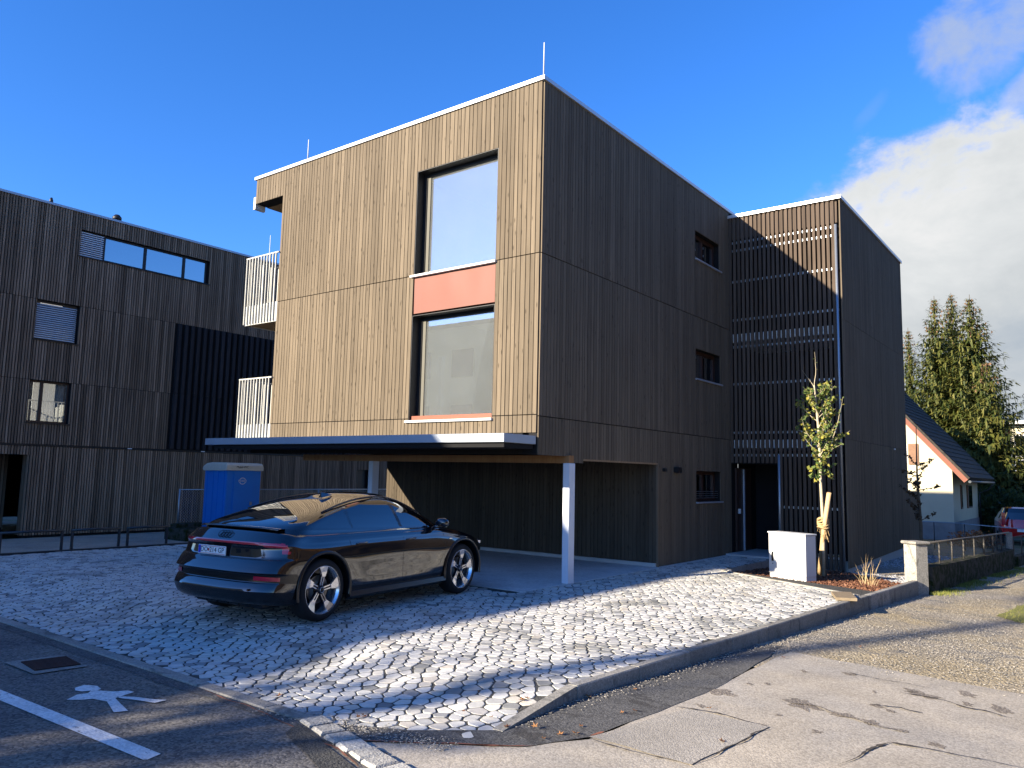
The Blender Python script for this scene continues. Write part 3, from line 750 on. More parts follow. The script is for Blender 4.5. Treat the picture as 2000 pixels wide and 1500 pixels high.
for j_ in range(nz_+1):
    for i_ in range(nx_+1):
        xx = -2.985+2.01*i_/nx_; zz = 4.90+.70*j_/nz_; P.append((xx, -.005-.010*noise.noise(Vector((xx*2.2, zz*1.3, 3))), zz))
for j_ in range(nz_):
    for i_ in range(nx_): a = j_*(nx_+1)+i_; F.append((a, a+1, a+nx_+2, a+nx_+1))
pn.poly(P, F, .5, 0, True); pn.box(-2.985, -.975, .012, .2, 4.90, 5.60); pn.build('red_panel', M['red'], mainb)
mb = MB(); mb.box(-2.99, -.97, .21, .28, 4.86, 5.62); mb.build('spandrel', M['core'], mainb)
# small side windows
for z0, z1, y1 in ((7.05, 7.74, 7.76), (4.18, 4.89, 7.76), (1.32, 2.03, 7.72)):
    y0 = 6.30; wf_ = MB(); wf_.box(-.20, -.13, y0, y0+.09, z0, z1); wf_.box(-.20, -.13, y1-.09, y1, z0, z1); wf_.box(-.20, -.13, y0+.09, y1-.09, z1-.08, z1); wf_.box(-.20, -.13, y0+.09, y1-.09, z0, z0+.08); wf_.box(-.2, -.13, (y0+y1)/2-.04, (y0+y1)/2+.04, z0+.08, z1-.08)
    wo = wf_.build('window', M['browndark'], mainb)
    mb = MB(); mb.box(-.175, -.168, y0+.09, y1-.09, z0+.08, z1-.08); mb.build('pane', M['glassdark'], wo)
    mb = MB(); mb.box(-.12, .07, y0-.02, y1+.06, z0-.035, z0+.0); mb.build('sill', M['canopy'], wo)
    mb = MB(); mb.box(-.28, -.27, y0, y1, z0, z1); mb.build('backing', M['core'], wo)
    if z0 < 2:
        for k in range(4): mb = MB(); mb.box(-.06, -.05, y0+.02, y1-.02, z0+.08+k*.05, z0+.088+k*.05); mb.build('grille_bar', M['galv'], wo)
# small wall fittings
for y_, z_, s_ in ((4.62, 2.02, .05), (5.20, 2.03, .09)):
    mb = MB(); mb.box(.028, .028+s_*1.3, y_-s_, y_+s_, z_-s_*.7, z_+s_*.7, bev=.01); mb.build('wall_lamp', M['black'], mainb)
# balconies
def balcony(z0, z1):
    slab = MB(); slab.box(-8.50, -7.31, .0, 5.5, z0-.14, z0-.02); sl = slab.build('balcony_slab', M['soffit'], mainb)
    mb = MB(); mb.box(-8.53, -7.31, -.035, -.001, z0-.16, z0+.30); mb.box(-8.535, -8.501, .0, 5.5, z0-.16, z0+.30); mb.build('balcony_edge', M['railwhite'], mainb)
    rl = MB(); rl.box(-8.56, -7.32, -.075, -.037, z1-.03, z1); rl.box(-8.575, -8.537, -.036, 5.5, z1-.03, z1); ro = rl.build('railing', M['railwhite'], mainb)
    x = -8.55
    while x < -7.34:
        mb = MB(); mb.box(x, x+.024, -.072, -.040, z0-.14, z1-.031); mb.build('baluster', M['railwhite'], ro); x += .112
    y = .05
    while y < 5.4:
        mb = MB(); mb.box(-8.572, -8.54, y, y+.012, z0-.14, z1-.031); mb.build('baluster', M['railwhite'], ro); y += .112
    # pale glazing frames and curtains of the flat behind
    mb = MB()
    mb.box(-7.345, -7.305, .5, 1.2, z0, z0+2.2); mb.build('glazed_door', M['white'], mainb)
    mb = MB(); mb.box(-8.1, -7.8, 1.2, 1.24, z0, z1-.05); mb.box(-7.7, -7.5, 1.2, 1.24, z0, z1-.12); mb.build('sun_screen', M['plaster'], mainb)
balcony(5.36, 6.83); balcony(2.56, 3.93)
# lightning rods on the roof
def rod(x, y, z0, z1, label):
    t_ = thing('lightning_rod', (x, y, z0), label, 'lightning rod', 'thin lightning rods on the flat roofs')
    mb = MB(); mb.tube([(x, y, z0+.03), (x, y, z1)], [.012, .009], 6); mb.build('mast', M['white'], t_)
    mb = MB(); mb.box(x-.03, x+.03, y-.03, y+.03, z0, z0+.03, bev=.008); mb.build('foot', M['concrete'], t_)
rod(-.02, .03, ZT+.07, 9.50, 'white lightning rod on the sharp front corner of the main roof')
rod(-6.60, .05, ZT+.07, 9.36, 'white lightning rod above the left half of the main front roof edge')
mb = MB(); mb.box(-.5, -.3, 6.8, 6.9, ZT, ZT+.25); mb.box(-.45, -.4, 4.8, 4.85, ZT, ZT+.22); mb.build('roof_fitting', M['galv'], mainb)

# ------------------------------------------------------------------ stair tower
SX = 2.76; SY = 8.40; SE = 15.2; SZ = 8.58
stair = thing('stair_tower', (SX/2, SY, 0), 'dark slatted stair tower joined to the right end of the timber block', 'building')
mb = MB(); mb.box(SX-.2, SX-.001, SY+.12, SE, -.1, SZ); mb.box(.02, SX-.2, SE-.2, SE-.001, -.2, SZ); mb.box(.01, SX-.2, 10.6, 10.8, 0, SZ); mb.box(.001, .05, 8.92, SE-.2, 0, SZ)
mb.build('wall_core', M['core'], stair)
for z_ in (5.36, 2.66):
    mb = MB(); mb.box(.05, SX-.22, SY+.036, 10.6, z_-.02, z_+.18); sl = mb.build('landing', M['bright'], stair)
mb = MB(); mb.box(.03, SX-.22, SY+.14, 10.6, 8.2, 8.32); mb.box(.03, SX-.22, 10.80, SE-.2, 8.2, 8.32); mb.build('roof', M['core'], stair)
mb = MB(); mb.box(-.03, SX+.07, SY-.10, SY+.14, SZ, SZ+.075); mb.box(SX-.16, SX+.07, SY+.141, SE+.03, SZ, SZ+.075); mb.build('roof_cap', M['cap'], stair)
# vertical slats of the front, each one a part
for k in range(25):
    x = .035 + k*.1105
    if x > SX-.09: break
    z0 = 2.27 if x < 1.20 else -.16
    mb = MB(); mb.box(x, x+.069, SY-.045, SY-.005, z0, SZ-.002); mb.build('slat', M['batten'], stair)
RZ = [7.93, 7.72, 6.90, 5.90, 5.20, 4.25, 3.02, 2.46]
for z_ in RZ:
    mb = MB(); mb.box(.01, SX-.06, SY+.002, SY+.03, z_-.028, z_+.028); mb.build('rail', M['galv'], stair)
for z_ in (1.22, .10):
    mb = MB(); mb.box(1.24, SX-.06, SY+.002, SY+.03, z_-.028, z_+.028); mb.build('rail', M['galv'], stair)
mb = MB(); mb.box(1.26, SX-.1, SY+.06, SY+.10, -.18, .05); mb.build('base_flashing', M['galv'], stair)
mb = MB(); mb.box(.02, SX-.05, SY+.0, SY+.03, 8.02, SZ-.004); mb.build('fascia', M['batten'], stair)
mb = MB(); mb.box(.02, SX-.1, SY+.04, SY+.10, 2.24, 2.44); mb.build('lintel', M['core'], stair)
mb = MB(); mb.tube([(SX-.07, SY-.085, 7.95), (SX-.07, SY-.085, -.2)], .032, 10); mb.build('steel_post', M['galv'], stair)
mb = MB(); mb.tube([(1.235, SY-.03, 2.46), (1.235, SY-.03, .0)], .035, 10); mb.build('steel_post', M['galv'], stair)
sb = MB()
for a, b, c, d in clad(SY-.04, SE, lambda u: -.10+.02*(u-8.4), SZ, [], (5.66, 2.84), [.085, .09, .095], .030): sb.box(SX, SX+.028, a, b, c, d)
for a, b, c, d in clad(.03, SX, lambda u: 0, SZ, [], (), [.11], .01): sb.box(a, b, SE, SE+.02, c, d)
stuff(sb.build('cladding', M['board'], stair))
mb = MB(); mb.box(SX-.1, SX+.008, SY+.05, SE+1.4, -.4, .05); mb.build('plinth', M['plaster'], stair)
mb = MB(); mb.box(SX+.03, SX+.07, 13.4, 13.44, 2.78, 2.82); mb.build('wall_lamp', M['lamp'], stair)
# low wing wall continuing behind the tower
mb = MB(); mb.box(SX-.4, SX-.03, SE+.03, 16.9, -.4, 1.60); ww = mb.build('wing_wall', M['core'], stair)
sb = MB()
for a, b, c, d in clad(SE+.03, 16.9, .04, 1.62, [], (), [.07], .014): sb.box(SX-.028, SX, a, b, c, d)
stuff(sb.build('wing_cladding', M['board'], stair))
# entrance: door leaf standing open against the wall, handle, mat
mb = MB(); mb.box(.03, .08, 8.62, 9.6, .06, 2.15); dr = mb.build('door', M['browndark'], stair)
mb = MB(); mb.box(.085, .125, 9.02, 9.07, .06, 2.12); mb.build('door_edge', M['canopy'], dr)
mb = MB(); mb.box(.08, .14, 8.70, 8.73, 1.0, 1.12); mb.build('handle', M['white'], dr)
mb = MB(); mb.box(.09, 1.3, 9.9, 9.95, .06, 2.3); mb.build('inner_wall', M['core'], stair)

# ------------------------------------------------------------------ left building
LX = -14.3
lb = thing('apartment_building', (LX, 0, 0), 'brown batten clad block at the left edge, in shade, with strip window', 'building')
lh = [(-1.43, 2.39, 7.48, 8.21), (-2.37, -1.30, 5.06, 6.10), (-2.36, -1.35, 2.91, 4.00), (8.75, 9.4, .4, 1.9)]
mb = MB()
for a, b, c, d in wallgrid(-9, 11, 2.2, 8.66, lh): mb.box(LX-.3, LX, a, b, c, d)
for a, b, c, d in wallgrid(-2.2, 11, 0, 2.2, lh): mb.box(LX-.3, LX, a, b, c, d)
mb.box(LX-9, LX-.3, 10.7, 11, 0, 8.66); mb.box(LX-9, LX-.3, -9, -8.7, 2.3, 8.66); mb.box(LX-9, LX-8.7, -8.7, 10.7, 0, 8.66); mb.box(LX-8.9, LX-.02, -8.9, 10.9, 8.5, 8.64)
mb.box(LX-8.7, LX-.32, -8.7, 10.7, 2.2, 2.4)
mb.build('wall_core', M['core'], lb)
def slz(u): return 6.10 if 1.44 < u else 2.36
sb = MB()
for a, b, c, d in clad(-9, 11, slz, 8.66, lh, (6.10, 4.00), [.068, .07, .066], .022, .012, False): sb.box(LX, LX+.03, a, b, c, d)
for a, b, c, d in clad(-2.2, 11, .05, 2.30, lh, (), [.068, .07, .066], .022, .012, False): sb.box(LX, LX+.045, a, b, c, d)
for a, b, c, d in clad(-9, -2.2, 2.08, 2.30, [], (), [.068, .07], .022, .012, False): sb.box(LX, LX+.045, a, b, c, d)
stuff(sb.build('cladding', M['board_old'], lb))
sb = MB()
for a, b, c, d in clad(-9, -2.2, .18, 2.25, [], (), [.07], .02): sb.box(LX-1.3, LX-1.27, a, b, c, d)
stuff(sb.build('recess_cladding', M['board_old'], lb))
mb = MB(); mb.box(LX-1.5, LX-1.31, -9, -2.2, 0, 2.2); mb.build('recess_wall', M['core'], lb)
mb = MB()
for k in range(4): mb.box(LX-.29+k*.074, LX-.29+k*.074+.056, -2.235, -2.2, .05, 2.3)
mb.build('pier_face', M['board_old'], lb)
y = 1.50; k = 0
while y < 9:
    mb = MB(); mb.box(LX+.012, LX+.10, y, y+.10, 2.38, 4.0-.006); mb.build('screen_slat', M['slatblack'], lb)
    mb = MB(); mb.box(LX+.012, LX+.10, y, y+.10, 4.006, 6.09); mb.build('screen_slat', M['slatblack'], lb); y += .205
mb = MB(); mb.box(LX-.02, LX+.06, -9, 11, 2.31, 2.355); mb.build('drip_edge', M['black'], lb)
mb = MB(); mb.box(LX-.1, LX+.06, -9, 11, 8.66, 8.72); mb.build('roof_cap', M['canopy'], lb)
for y_ in (.32, 2.55): mb = MB(); mb.box(LX+.061, LX+.09, y_-.055, y_+.055, 2.32, 2.345); mb.build('bracket', M['lamp'], lb)
def lwin(y0, y1, z0, z1, mull, pane_m, fm='browndark'):
    wb = MB(); x0, x1 = LX-.16, LX-.09; t_ = .05
    wb.box(x0, x1, y0, y0+t_, z0, z1); wb.box(x0, x1, y1-t_, y1, z0, z1); wb.box(x0, x1, y0+t_, y1-t_, z1-t_, z1); wb.box(x0, x1, y0+t_, y1-t_, z0, z0+t_)
    for m_ in mull: wb.box(x0, x1, m_-.035, m_+.035, z0+t_, z1-t_)
    wo = wb.build('window', M[fm], lb)
    ed = [y0+t_] + [v for m_ in mull for v in (m_-.035, m_+.035)] + [y1-t_]
    for i in range(0, len(ed), 2):
        mb = MB(); mb.box(LX-.13, LX-.123, ed[i], ed[i+1], z0+t_, z1-t_); mb.build('pane', M[pane_m], wo)
    mb = MB(); mb.box(LX-.29, LX-.28, y0, y1, z0, z1); mb.build('backing', M['core'], wo)
    mb = MB(); mb.box(LX-.08, LX+.06, y0-.03, y1+.03, z0-.03, z0-.002); mb.build('sill', M['black'], wo)
    return wo
M['mirror'] = glass('sky_glass', .36, (.2, .22, .25))
w1 = lwin(-1.43, 2.39, 7.48, 8.21, [-.76, .42, 1.62], 'mirror', 'black')
for k in range(12): mb = MB(); mb.box(LX-.085, LX-.05, -1.40, -.80, 7.51+k*.057, 7.52+k*.057+.018); mb.build('blind_slat', M['blind'], w1)
w2 = lwin(-2.37, -1.30, 5.06, 6.10, [], 'glassdark', 'black')
for k in range(17):
    mb = MB(); z_ = 5.13+k*.055; mb.poly([(LX-.075, -2.33, z_), (LX-.075, -1.34, z_), (LX-.045, -1.34, z_-.03), (LX-.045, -2.33, z_-.03), (LX-.075, -2.33, z_+.004), (LX-.075, -1.34, z_+.004), (LX-.045, -1.34, z_-.026), (LX-.045, -2.33, z_-.026)], [(3, 2, 1, 0), (4, 5, 6, 7), (0, 1, 5, 4), (2, 3, 7, 6), (1, 2, 6, 5), (3, 0, 4, 7)])
    mb.build('blind_slat', M['blind'], w2)
w3 = lwin(-2.36, -1.35, 2.91, 4.00, [-2.02], 'glass')
cu = MB(); P = []; F = []
for i in range(33):
    yy = -1.98+.56*i/32; xx = LX-.20+.02*math.sin(i*1.7); P += [(xx, yy, 2.97), (xx, yy, 3.93)]
for i in range(32): F.append((2*i, 2*i+2, 2*i+3, 2*i+1))
cu.poly(P, F, .5, 0, True); cu.build('curtain', M['curtain'], w3)
lwin(8.75, 9.4, .4, 1.9, [], 'black', 'black')
def cowl(y, h, r, label):
    t_ = thing('roof_vent', (LX-.9, y, 8.64), label, 'roof vent'); x = LX-.9
    mb = MB(); mb.tube([(x, y, 8.64), (x, y, 8.64+h*.7)], r*.6, 10); mb.build('pipe', M['black'], t_)
    mb = MB(); mb.tube([(x, y, 8.64+h*.7), (x, y, 8.64+h*.85), (x, y, 8.64+h)], [r, r, r*.5], 10); mb.build('hood', M['black'], t_)
cowl(-1.9, .50, .05, 'thin black vent pipe on the far left roof')
cowl(-.1, .52, .13, 'rounded black vent cowl on the left building roof')
rod(LX-.4, 4.8, 8.64, 9.75, 'white lightning rod on the left roof, seen above the upper balcony railing')
# walkway beside the left building
sheet('walkway', [(LX, -9), (-10.4, -9), (-10.4, 11), (LX, 11)], lambda x, y: -.02, M['pale'], .0)
mb = MB(); mb.box(-10.42, -10.28, -6.42, 4.4, -.2, .03); tag(mb.build('walkway_edge', M['rail']), kind='structure')
# steel parking rails
def hoop(ya, yb, label):
    t_ = thing('parking_rail', (-10.48, (ya+yb)/2, 0), label, 'rail', 'low steel rails along the walkway'); x = -10.48
    mb = MB(); mb.tube([(x, ya, .43), (x, (ya+yb)/2, .44), (x, yb, .43)], .026, 8); mb.build('top_bar', M['rail'], t_)
    for y_ in (ya+.03, yb-.03):
        mb = MB(); mb.box(x-.022, x+.022, y_-.022, y_+.022, -.05, .42); mb.build('leg', M['rail'], t_)
hoop(-6.2, -4.42, 'low steel rail at the left edge of the picture, cut by the frame')
hoop(-4.1, -2.85, 'low steel rail, second from the left edge, in front of the brown wall')
hoop(-2.7, -1.62, 'low steel rail, third from the left, before the brown wall')
hoop(-1.48, -.48, 'low steel rail ending next to the concrete fence base')

# chain link fence on concrete base
fx = -12.0
fen = thing('mesh_fence', (fx, .6, 0), 'grey chain link fence on a rough concrete base behind the blue toilet cabin', 'fence')
mb = MB(); mb.box(fx-.12, fx+.9, .35, .75, -.2, .28, bev=.03); mb.box(fx-.12, fx+.12, .5, 9, -.2, .38, bev=.02); mb.build('base', M['mossy'], fen)
for y_ in (.62, 2.9, 5.2, 7.5):
    mb = MB(); mb.tube([(fx, y_, .3), (fx, y_, 1.28)], .024, 8); mb.build('post', M['galv'], fen)
mb = MB(); mb.tube([(fx, .62, 1.26), (fx, 9, 1.26)], .014, 6); mb.build('top_wire', M['galv'], fen)
cl = MB(); st = .075
n = int(8.4/st)
for k in range(-12, n):
    for s_ in (1, -1):
        ya = .62+k*st if s_ > 0 else .62+k*st+.86
        y0, z0, y1, z1 = ya, .40, ya+s_*.86, 1.26
        if y0 < .62 or y1 < .62:
            if y0 < .62: t_ = (.62-y0)/(y1-y0); y0, z0 = .62, z0+(z1-z0)*t_
            else: t_ = (.62-y1)/(y0-y1); y1, z1 = .62, z1+(z0-z1)*t_
            if abs(z1-z0) < .02 or not (.4 <= z0 <= 1.26 and .4 <= z1 <= 1.26): continue
        cl.tube([(fx+.004*s_, y0, z0), (fx+.004*s_, y1, z1)], .0035, 3, cap=False, smooth=False)
stuff(cl.build('wire_mesh', M['galv'], fen))

# portable toilet
wx, wy = -11.80, 1.20
wc = thing('portable_toilet', (wx, wy, 0), 'blue portable toilet cabin with cream roof behind the black car', 'toilet')
S = 1.02
def quadz(x0, x1, y0, y1): return x0, x1, y0, y1
mb = MB(); mb.box(wx, wx+S, wy, wy+S, .0, 1.84, bev=.03); bd = mb.build('cabin', M['blue'], wc)
mb = MB(); mb.box(wx-.04, wx+S+.04, wy-.04, wy+S+.04, -.1, .08); mb.build('skid', M['black'], wc)
for a in (.12, .40, .62, .90):
    mb = MB(); mb.box(wx+a-.02, wx+a+.02, wy-.018, wy-.001, .1, 1.80); mb.build('rib', M['blue'], wc)
mb = MB(); mb.box(wx+S+.001, wx+S+.022, wy+.20, wy+.82, .12, 1.80, bev=.006); dr = mb.build('door', M['blue'], wc)
mb = MB(); mb.box(wx+S+.023, wx+S+.05, wy+.70, wy+.76, .88, .97); mb.build('handle', M['galv'], dr)
# emblem on the door: a ring with a small word across
em = MB(); c0 = Vector((wx+S+.0235, wy+.46, 1.52))
for rr in (.10,):
    for k in range(24):
        a0, a1 = 2*math.pi*k/24, 2*math.pi*(k+1)/24
        if abs(math.sin((a0+a1)/2)) < .38: continue
        em.poly([c0+Vector((0, math.cos(a)*r_, math.sin(a)*r_*.9)) for a, r_ in ((a0, rr), (a1, rr), (a1, rr-.02), (a0, rr-.02))], [(0, 1, 2, 3)], 0)
text_mesh(em, 'MOBILE', .075, Matrix.Translation(c0) @ Matrix(((0, 0, 1, 0), (1, 0, 0, 0), (0, 1, 0, 0), (0, 0, 0, 1))))
em.build('emblem', M['white'], dr)
rf = MB(); P = []; F = []
prof = [(0, 1.78), (-.05, 1.82), (-.045, 1.90), (.12, 1.975), (.35, 2.00), (.8, 2.0), (1.02, 1.985), (1.07, 1.93), (1.07, 1.80), (1.02, 1.79)]
for i, (u_, z_) in enumerate(prof):
    for k, yy in enumerate((wy-.05, wy-.03, wy+S+.03, wy+S+.05)):
        P.append((wx+(u_ if k in (0, 3) else u_), yy, z_-(.05 if k in (0, 3) and z_ > 1.85 else 0)))
for i in range(len(prof)-1):
    for k in range(3): a = i*4+k; F.append((a, a+1, a+5, a+4))
F.append(tuple(i*4 for i in range(len(prof)))[::-1]); F.append(tuple(i*4+3 for i in range(len(prof))))
rf.poly(P, F); ro = rf.build('roof', M['wcroof'], wc)
tx = MB(); mt = Matrix(((0, 0, 1, 0), (1, 0, 0, 0), (0, 1, 0, 0), (0, 0, 0, 1)))
text_mesh(tx, 'Mobil-WC', .085, Matrix.Translation((wx+1.0735, wy+.42, 1.885)) @ mt); tx.build('lettering', M['black'], ro)

# ------------------------------------------------------------------ right: cabinet, bed, pillar, fence
def bed_z(x, y): return -.06 - .035*max(0, y-4.6)
bed_poly = [(1.22, 5.0), (1.32, 4.78), (4.26, 3.2), (4.34, 6.2), (4.1, 7.6), (2.78, 8.3), (2.78, 8.6), (1.22, 8.6)]
bed = sheet('planting_bed', bed_poly, bed_z, M['mulchbed'], 0.0)
mb = MB()
def edge_strip(a, b, z0, z1, th):
    a = Vector(a); b = Vector(b); d = (b-a).normalized(); n = Vector((-d.y, d.x))*th
    mb.prism([(a.x, a.y), (b.x, b.y), (b.x+n.x, b.y+n.y), (a.x+n.x, a.y+n.y)], z0, z1)
edge_strip((1.22, 4.80), (4.20, 3.22), -.2, .022, .05); edge_strip((1.20, 4.88), (1.20, 8.0), -.2, .022, -.04); tag(mb.build('bed_edging', M['kerb']), kind='structure')
def inpoly(x, y, poly):
    c = False; n = len(poly)
    for i in range(n):
        x0, y0 = poly[i]; x1, y1 = poly[i-1]
        if (y0 > y) != (y1 > y) and x < (x1-x0)*(y-y0)/(y1-y0)+x0: c = not c
    return c
M['chip'] = leafmat('bark_chips', (.045, .018, .010), (.13, .055, .030), (.24, .12, .07), 0)
ch = MB(); k = 0
while k < 5200:
    x, y = U(1.25, 4.3), U(3.2, 8.3)
    if not inpoly(x, y, bed_poly) or y > 4.55 + (4.35-x)*1.2+1.8 or inpoly(x, y, [(1.3, 4.9), (1.3, 4.7), (4.2, 3.15), (4.2, 3.35)]): k += .2; continue
    a = Vector((U(-1, 1), U(-1, 1), U(-.5, .5))).normalized(); b = a.orthogonal().normalized(); c = a.cross(b)
    ch.obox((x, y, bed_z(x, y)+U(.0, .03)), a, b, c, U(.012, .035), U(.006, .014), .003); k += 1
stuff(tag(ch.build('bark_mulch', M['chip']), 'reddish brown bark chips covering the planting bed', 'bark mulch'))
M['pebble'] = leafmat('blue_grey_pebbles', (.12, .12, .12), (.30, .30, .30), (.55, .54, .52), 0)
def pebbles(name, n, fn, smin, smax, m, label, cat):
    mb = MB(); k = 0; tries = 0
    while k < n and tries < n*6:
        tries += 1
        r = fn()
        if r is None: continue
        x, y, z = r; s_ = U(smin, smax); a, b, c = s_*U(.8, 1.3), s_*U(.7, 1.1), s_*U(.35, .6); t_ = U(0, 3.14); ct, st_ = math.cos(t_), math.sin(t_)
        P = []
        for px_, py_, pz_ in ((1, 0, 0), (.3, .9, .1), (-.8, .5, 0), (-.7, -.6, .1), (.4, -.9, 0), (0.1, 0, 1)):
            X, Y = px_*a*U(.85, 1.15), py_*b*U(.85, 1.15); P.append((x+X*ct-Y*st_, y+X*st_+Y*ct, z+pz_*c))
        mb.poly(P, [(0, 1, 5), (1, 2, 5), (2, 3, 5), (3, 4, 5), (4, 0, 5)]); k += 1
    return stuff(tag(mb.build(name, M[m]), label, cat))
def fpeb():
    x, y = U(2.8, 4.5), U(5.6, 15)
    if y < 4.55+(4.35-x)*1.2+1.75 and inpoly(x, y, bed_poly): return None
    if x > kerb_x(y)-.05: return None
    return x, y, bed_z(x, min(y, 9))+.012
sheet('gravel_strip', [(2.74, 8.0), (4.2, 6.2), (4.6, 15.2), (2.74, 15.2)], lambda x, y: bed_z(x, min(y, 9)), M['gravel'], .0)
pebbles('pebble_strip', 5000, fpeb, .014, .035, 'pebble', 'loose grey pebbles along the foot of the stair tower', 'pebbles')
M['gstone'] = leafmat('lane_gravel', (.13, .12, .10), (.27, .245, .20), (.44, .40, .33), 0)
edge_y = lambda x: -1.2 + (x-4.5)*(-.16)
def fgr():
    x = U(3.9, 10.5); y = U(-2.2, 12)
    if y > 2 and R() < .55: return None
    if x < kerb_x(y)+.1 or y < edge_y(x)+U(-.25, .0): return None
    if noise.noise(Vector((x*.9, y*.9, 3)))*2 < U(-.9, .5) - .15: return None
    return x, y, lane_z(x, y)+.006
pebbles('loose_gravel', 26000, fgr, .004, .014, 'gstone', 'loose pale gravel scattered over the lane', 'gravel')
def fgr2():
    # grit lying along the kerb foot and around the paving tip
    t_ = R(); x, y = (kerb_x(U(-5.7, 5))+abs(random.gauss(.1, .12)), 0)
    y = U(-5.6, 6); x = kerb_x(y)+.09+abs(random.gauss(0, .10)); return x, y, lane_z(x, y)+.016
pebbles('kerb_grit', 1800, fgr2, .004, .012, 'gstone', 'fine grit collected along the foot of the kerb', 'grit')
def fgr3():
    x = U(2.0, 3.75); y = -6.05+.28*(x-3.75)*.6+random.gauss(-.1, .07)-.1; return x, y, -.1+.016
pebbles('edge_grit', 900, fgr3, .004, .011, 'gstone', 'fine pale grit spread where the paving meets the dark asphalt patch', 'grit')

# utility cabinet
ca, cb = Vector((2.09, 5.12)), Vector((2.90, 4.82)); dd = (cb-ca).normalized(); nn = Vector((-dd.y, dd.x)); Lc = (cb-ca).length
cab = thing('utility_cabinet', ((ca.x+cb.x)/2, (ca.y+cb.y)/2, -.07), 'pale grey electrical cabinet standing in the mulch bed in front of the tower', 'cabinet', None, math.atan2(dd.y, dd.x))
h0, h1 = -.02, .99
mb = MB(); mb.box(-Lc/2+.01, Lc/2-.01, .01, .31, -.15, .10); mb.build('base', M['white'], cab, True)
mb = MB(); mb.box(-Lc/2, Lc/2, .0, .30, .101, .88, bev=.008); cbod = mb.build('body', M['white'], cab, True)
mb = MB(); mb.box(-Lc/2-.015, Lc/2+.015, -.02, .32, .881, .91, bev=.006); mb.build('lid', M['white'], cab, True)
mb = MB(); mb.box(-Lc/2+.015, Lc/2-.015, -.010, -.001, .12, .868); cdo = mb.build('door', M['white'], cab, True)
mb = MB(); mb.box(-Lc/2+.08, -Lc/2+.12, -.024, -.011, .34, .52); mb.build('latch', M['black'], cdo, True)
mb = MB(); mb.box(-Lc/2+.092, -Lc/2+.108, -.018, -.011, .28, .296); mb.build('lock', M['black'], cdo, True)
mb = MB(); mb.box(Lc/2-.30, Lc/2-.18, -.0125, -.0105, .82, .828); mb.build('plate', M['galv'], cdo, True)

# wooden board lying at the bed edge
pk = Vector(gp(1648, 1166, .03)); mb = MB()
mb.obox((pk.x, pk.y, .045), Vector((.93, .36, .02)).normalized(), Vector((-.36, .93, 0)).normalized(), Vector((0, 0, 1)), .15, .36, .022)
tag(mb.build('loose_board', plain('grey_board', (.22, .17, .11), .85, .2, 0, .2, 20, .4)), 'short weathered board lying across the paving edge near the kerb wall', 'board')

# dry grass tuft
gtf = MB(); gb = Vector(gp(1698, 1146, -.1))
for k in range(26):
    a = U(0, 6.28); l = U(.2, .66); s_ = U(.02, .26); w_ = .0028
    p0 = Vector((gb.x+U(-.13, .13), gb.y+U(-.13, .13), -.13)); p1 = p0+Vector((math.cos(a)*s_*.4, math.sin(a)*s_*.4, l*.6)); p2 = p0+Vector((math.cos(a)*s_, math.sin(a)*s_, l))
    gtf.poly([p0+Vector((w_, 0, 0)), p0-Vector((w_, 0, 0)), p1-Vector((w_, 0, 0)), p1+Vector((w_, 0, 0)), p2], [(0, 1, 2, 3), (3, 2, 4)])
tag(gtf.build('dry_grass_tuft', M['straw']), 'straw coloured tuft of dry grass in the bark bed near the kerb wall', 'plant')

# concrete gate pillar
px_, py_ = 4.50, 6.45
pil = thing('gate_pillar', (px_, py_, -.3), 'old concrete pillar with flat cap where the kerb meets the fence', 'pillar', None, math.radians(57))
mb = MB(); mb.box(-.145, .145, -.145, .145, -.1, .98, bev=.012); mb.build('shaft', M['kerb'], pil, True)
mb = MB(); mb.box(-.18, .18, -.18, .18, .981, 1.04, bev=.015); mb.build('cap', M['kerb'], pil, True)

# garden fence on mossy wall along the lane
fz = lambda y: lane_z(5, y)
FA, FB = Vector((4.62, 6.75)), Vector((5.30, 14.9))
gf = thing('garden_fence', (FA.x, FA.y, fz(FA.y)), 'pipe railing with wire mesh on a mossy low wall beside the lane', 'fence')
mb = MB(); d = (FB-FA).normalized(); n_ = Vector((-d.y, d.x))*.11
P = []; F = []; N = 24
for i in range(N+1):
    q_ = FA.lerp(FB, i/N); jz = .02*noise.noise(Vector((q_.y*2, 0, 0))); jn = n_*(1+.25*noise.noise(Vector((q_.y*3, 4, 0))))
    P += [(q_.x-jn.x, q_.y-jn.y, fz(q_.y)-.2), (q_.x-jn.x, q_.y-jn.y, fz(q_.y)+.50+jz), (q_.x+jn.x, q_.y+jn.y, fz(q_.y)+.52+jz), (q_.x+jn.x, q_.y+jn.y, fz(q_.y)-.2)]
for i in range(N):
    for k in range(3): a = i*4+k; F.append((a, a+1, a+5, a+4))
F.append((0, 1, 2, 3)); mb.poly(P, F); mb.build('low_wall', M['mossy'], gf)
fp0 = FA.lerp(FB, 0); 
mb = MB(); mb.tube([(FA.x, FA.y, fz(FA.y)+.95), ((FA.x+FB.x)/2, (FA.y+FB.y)/2, fz((FA.y+FB.y)/2)+.95), (FB.x, FB.y, fz(FB.y)+.95)], .022, 8); mb.build('top_rail', M['oldpipe'], gf)
for i in range(1, 8):
    q_ = FA.lerp(FB, i/8); mb = MB(); mb.tube([(q_.x, q_.y, fz(q_.y)+.46), (q_.x, q_.y, fz(q_.y)+.94)], .018, 6); mb.build('post', M['oldpipe'], gf)
mb = MB(); mb.box(FB.x-.07, FB.x+.07, FB.y-.0, FB.y+.14, fz(FB.y)-.2, fz(FB.y)+.95, bev=.01); mb.build('end_post', M['kerb'], gf)
cl = MB(); L = (FB-FA).length; k = 0; st = .11
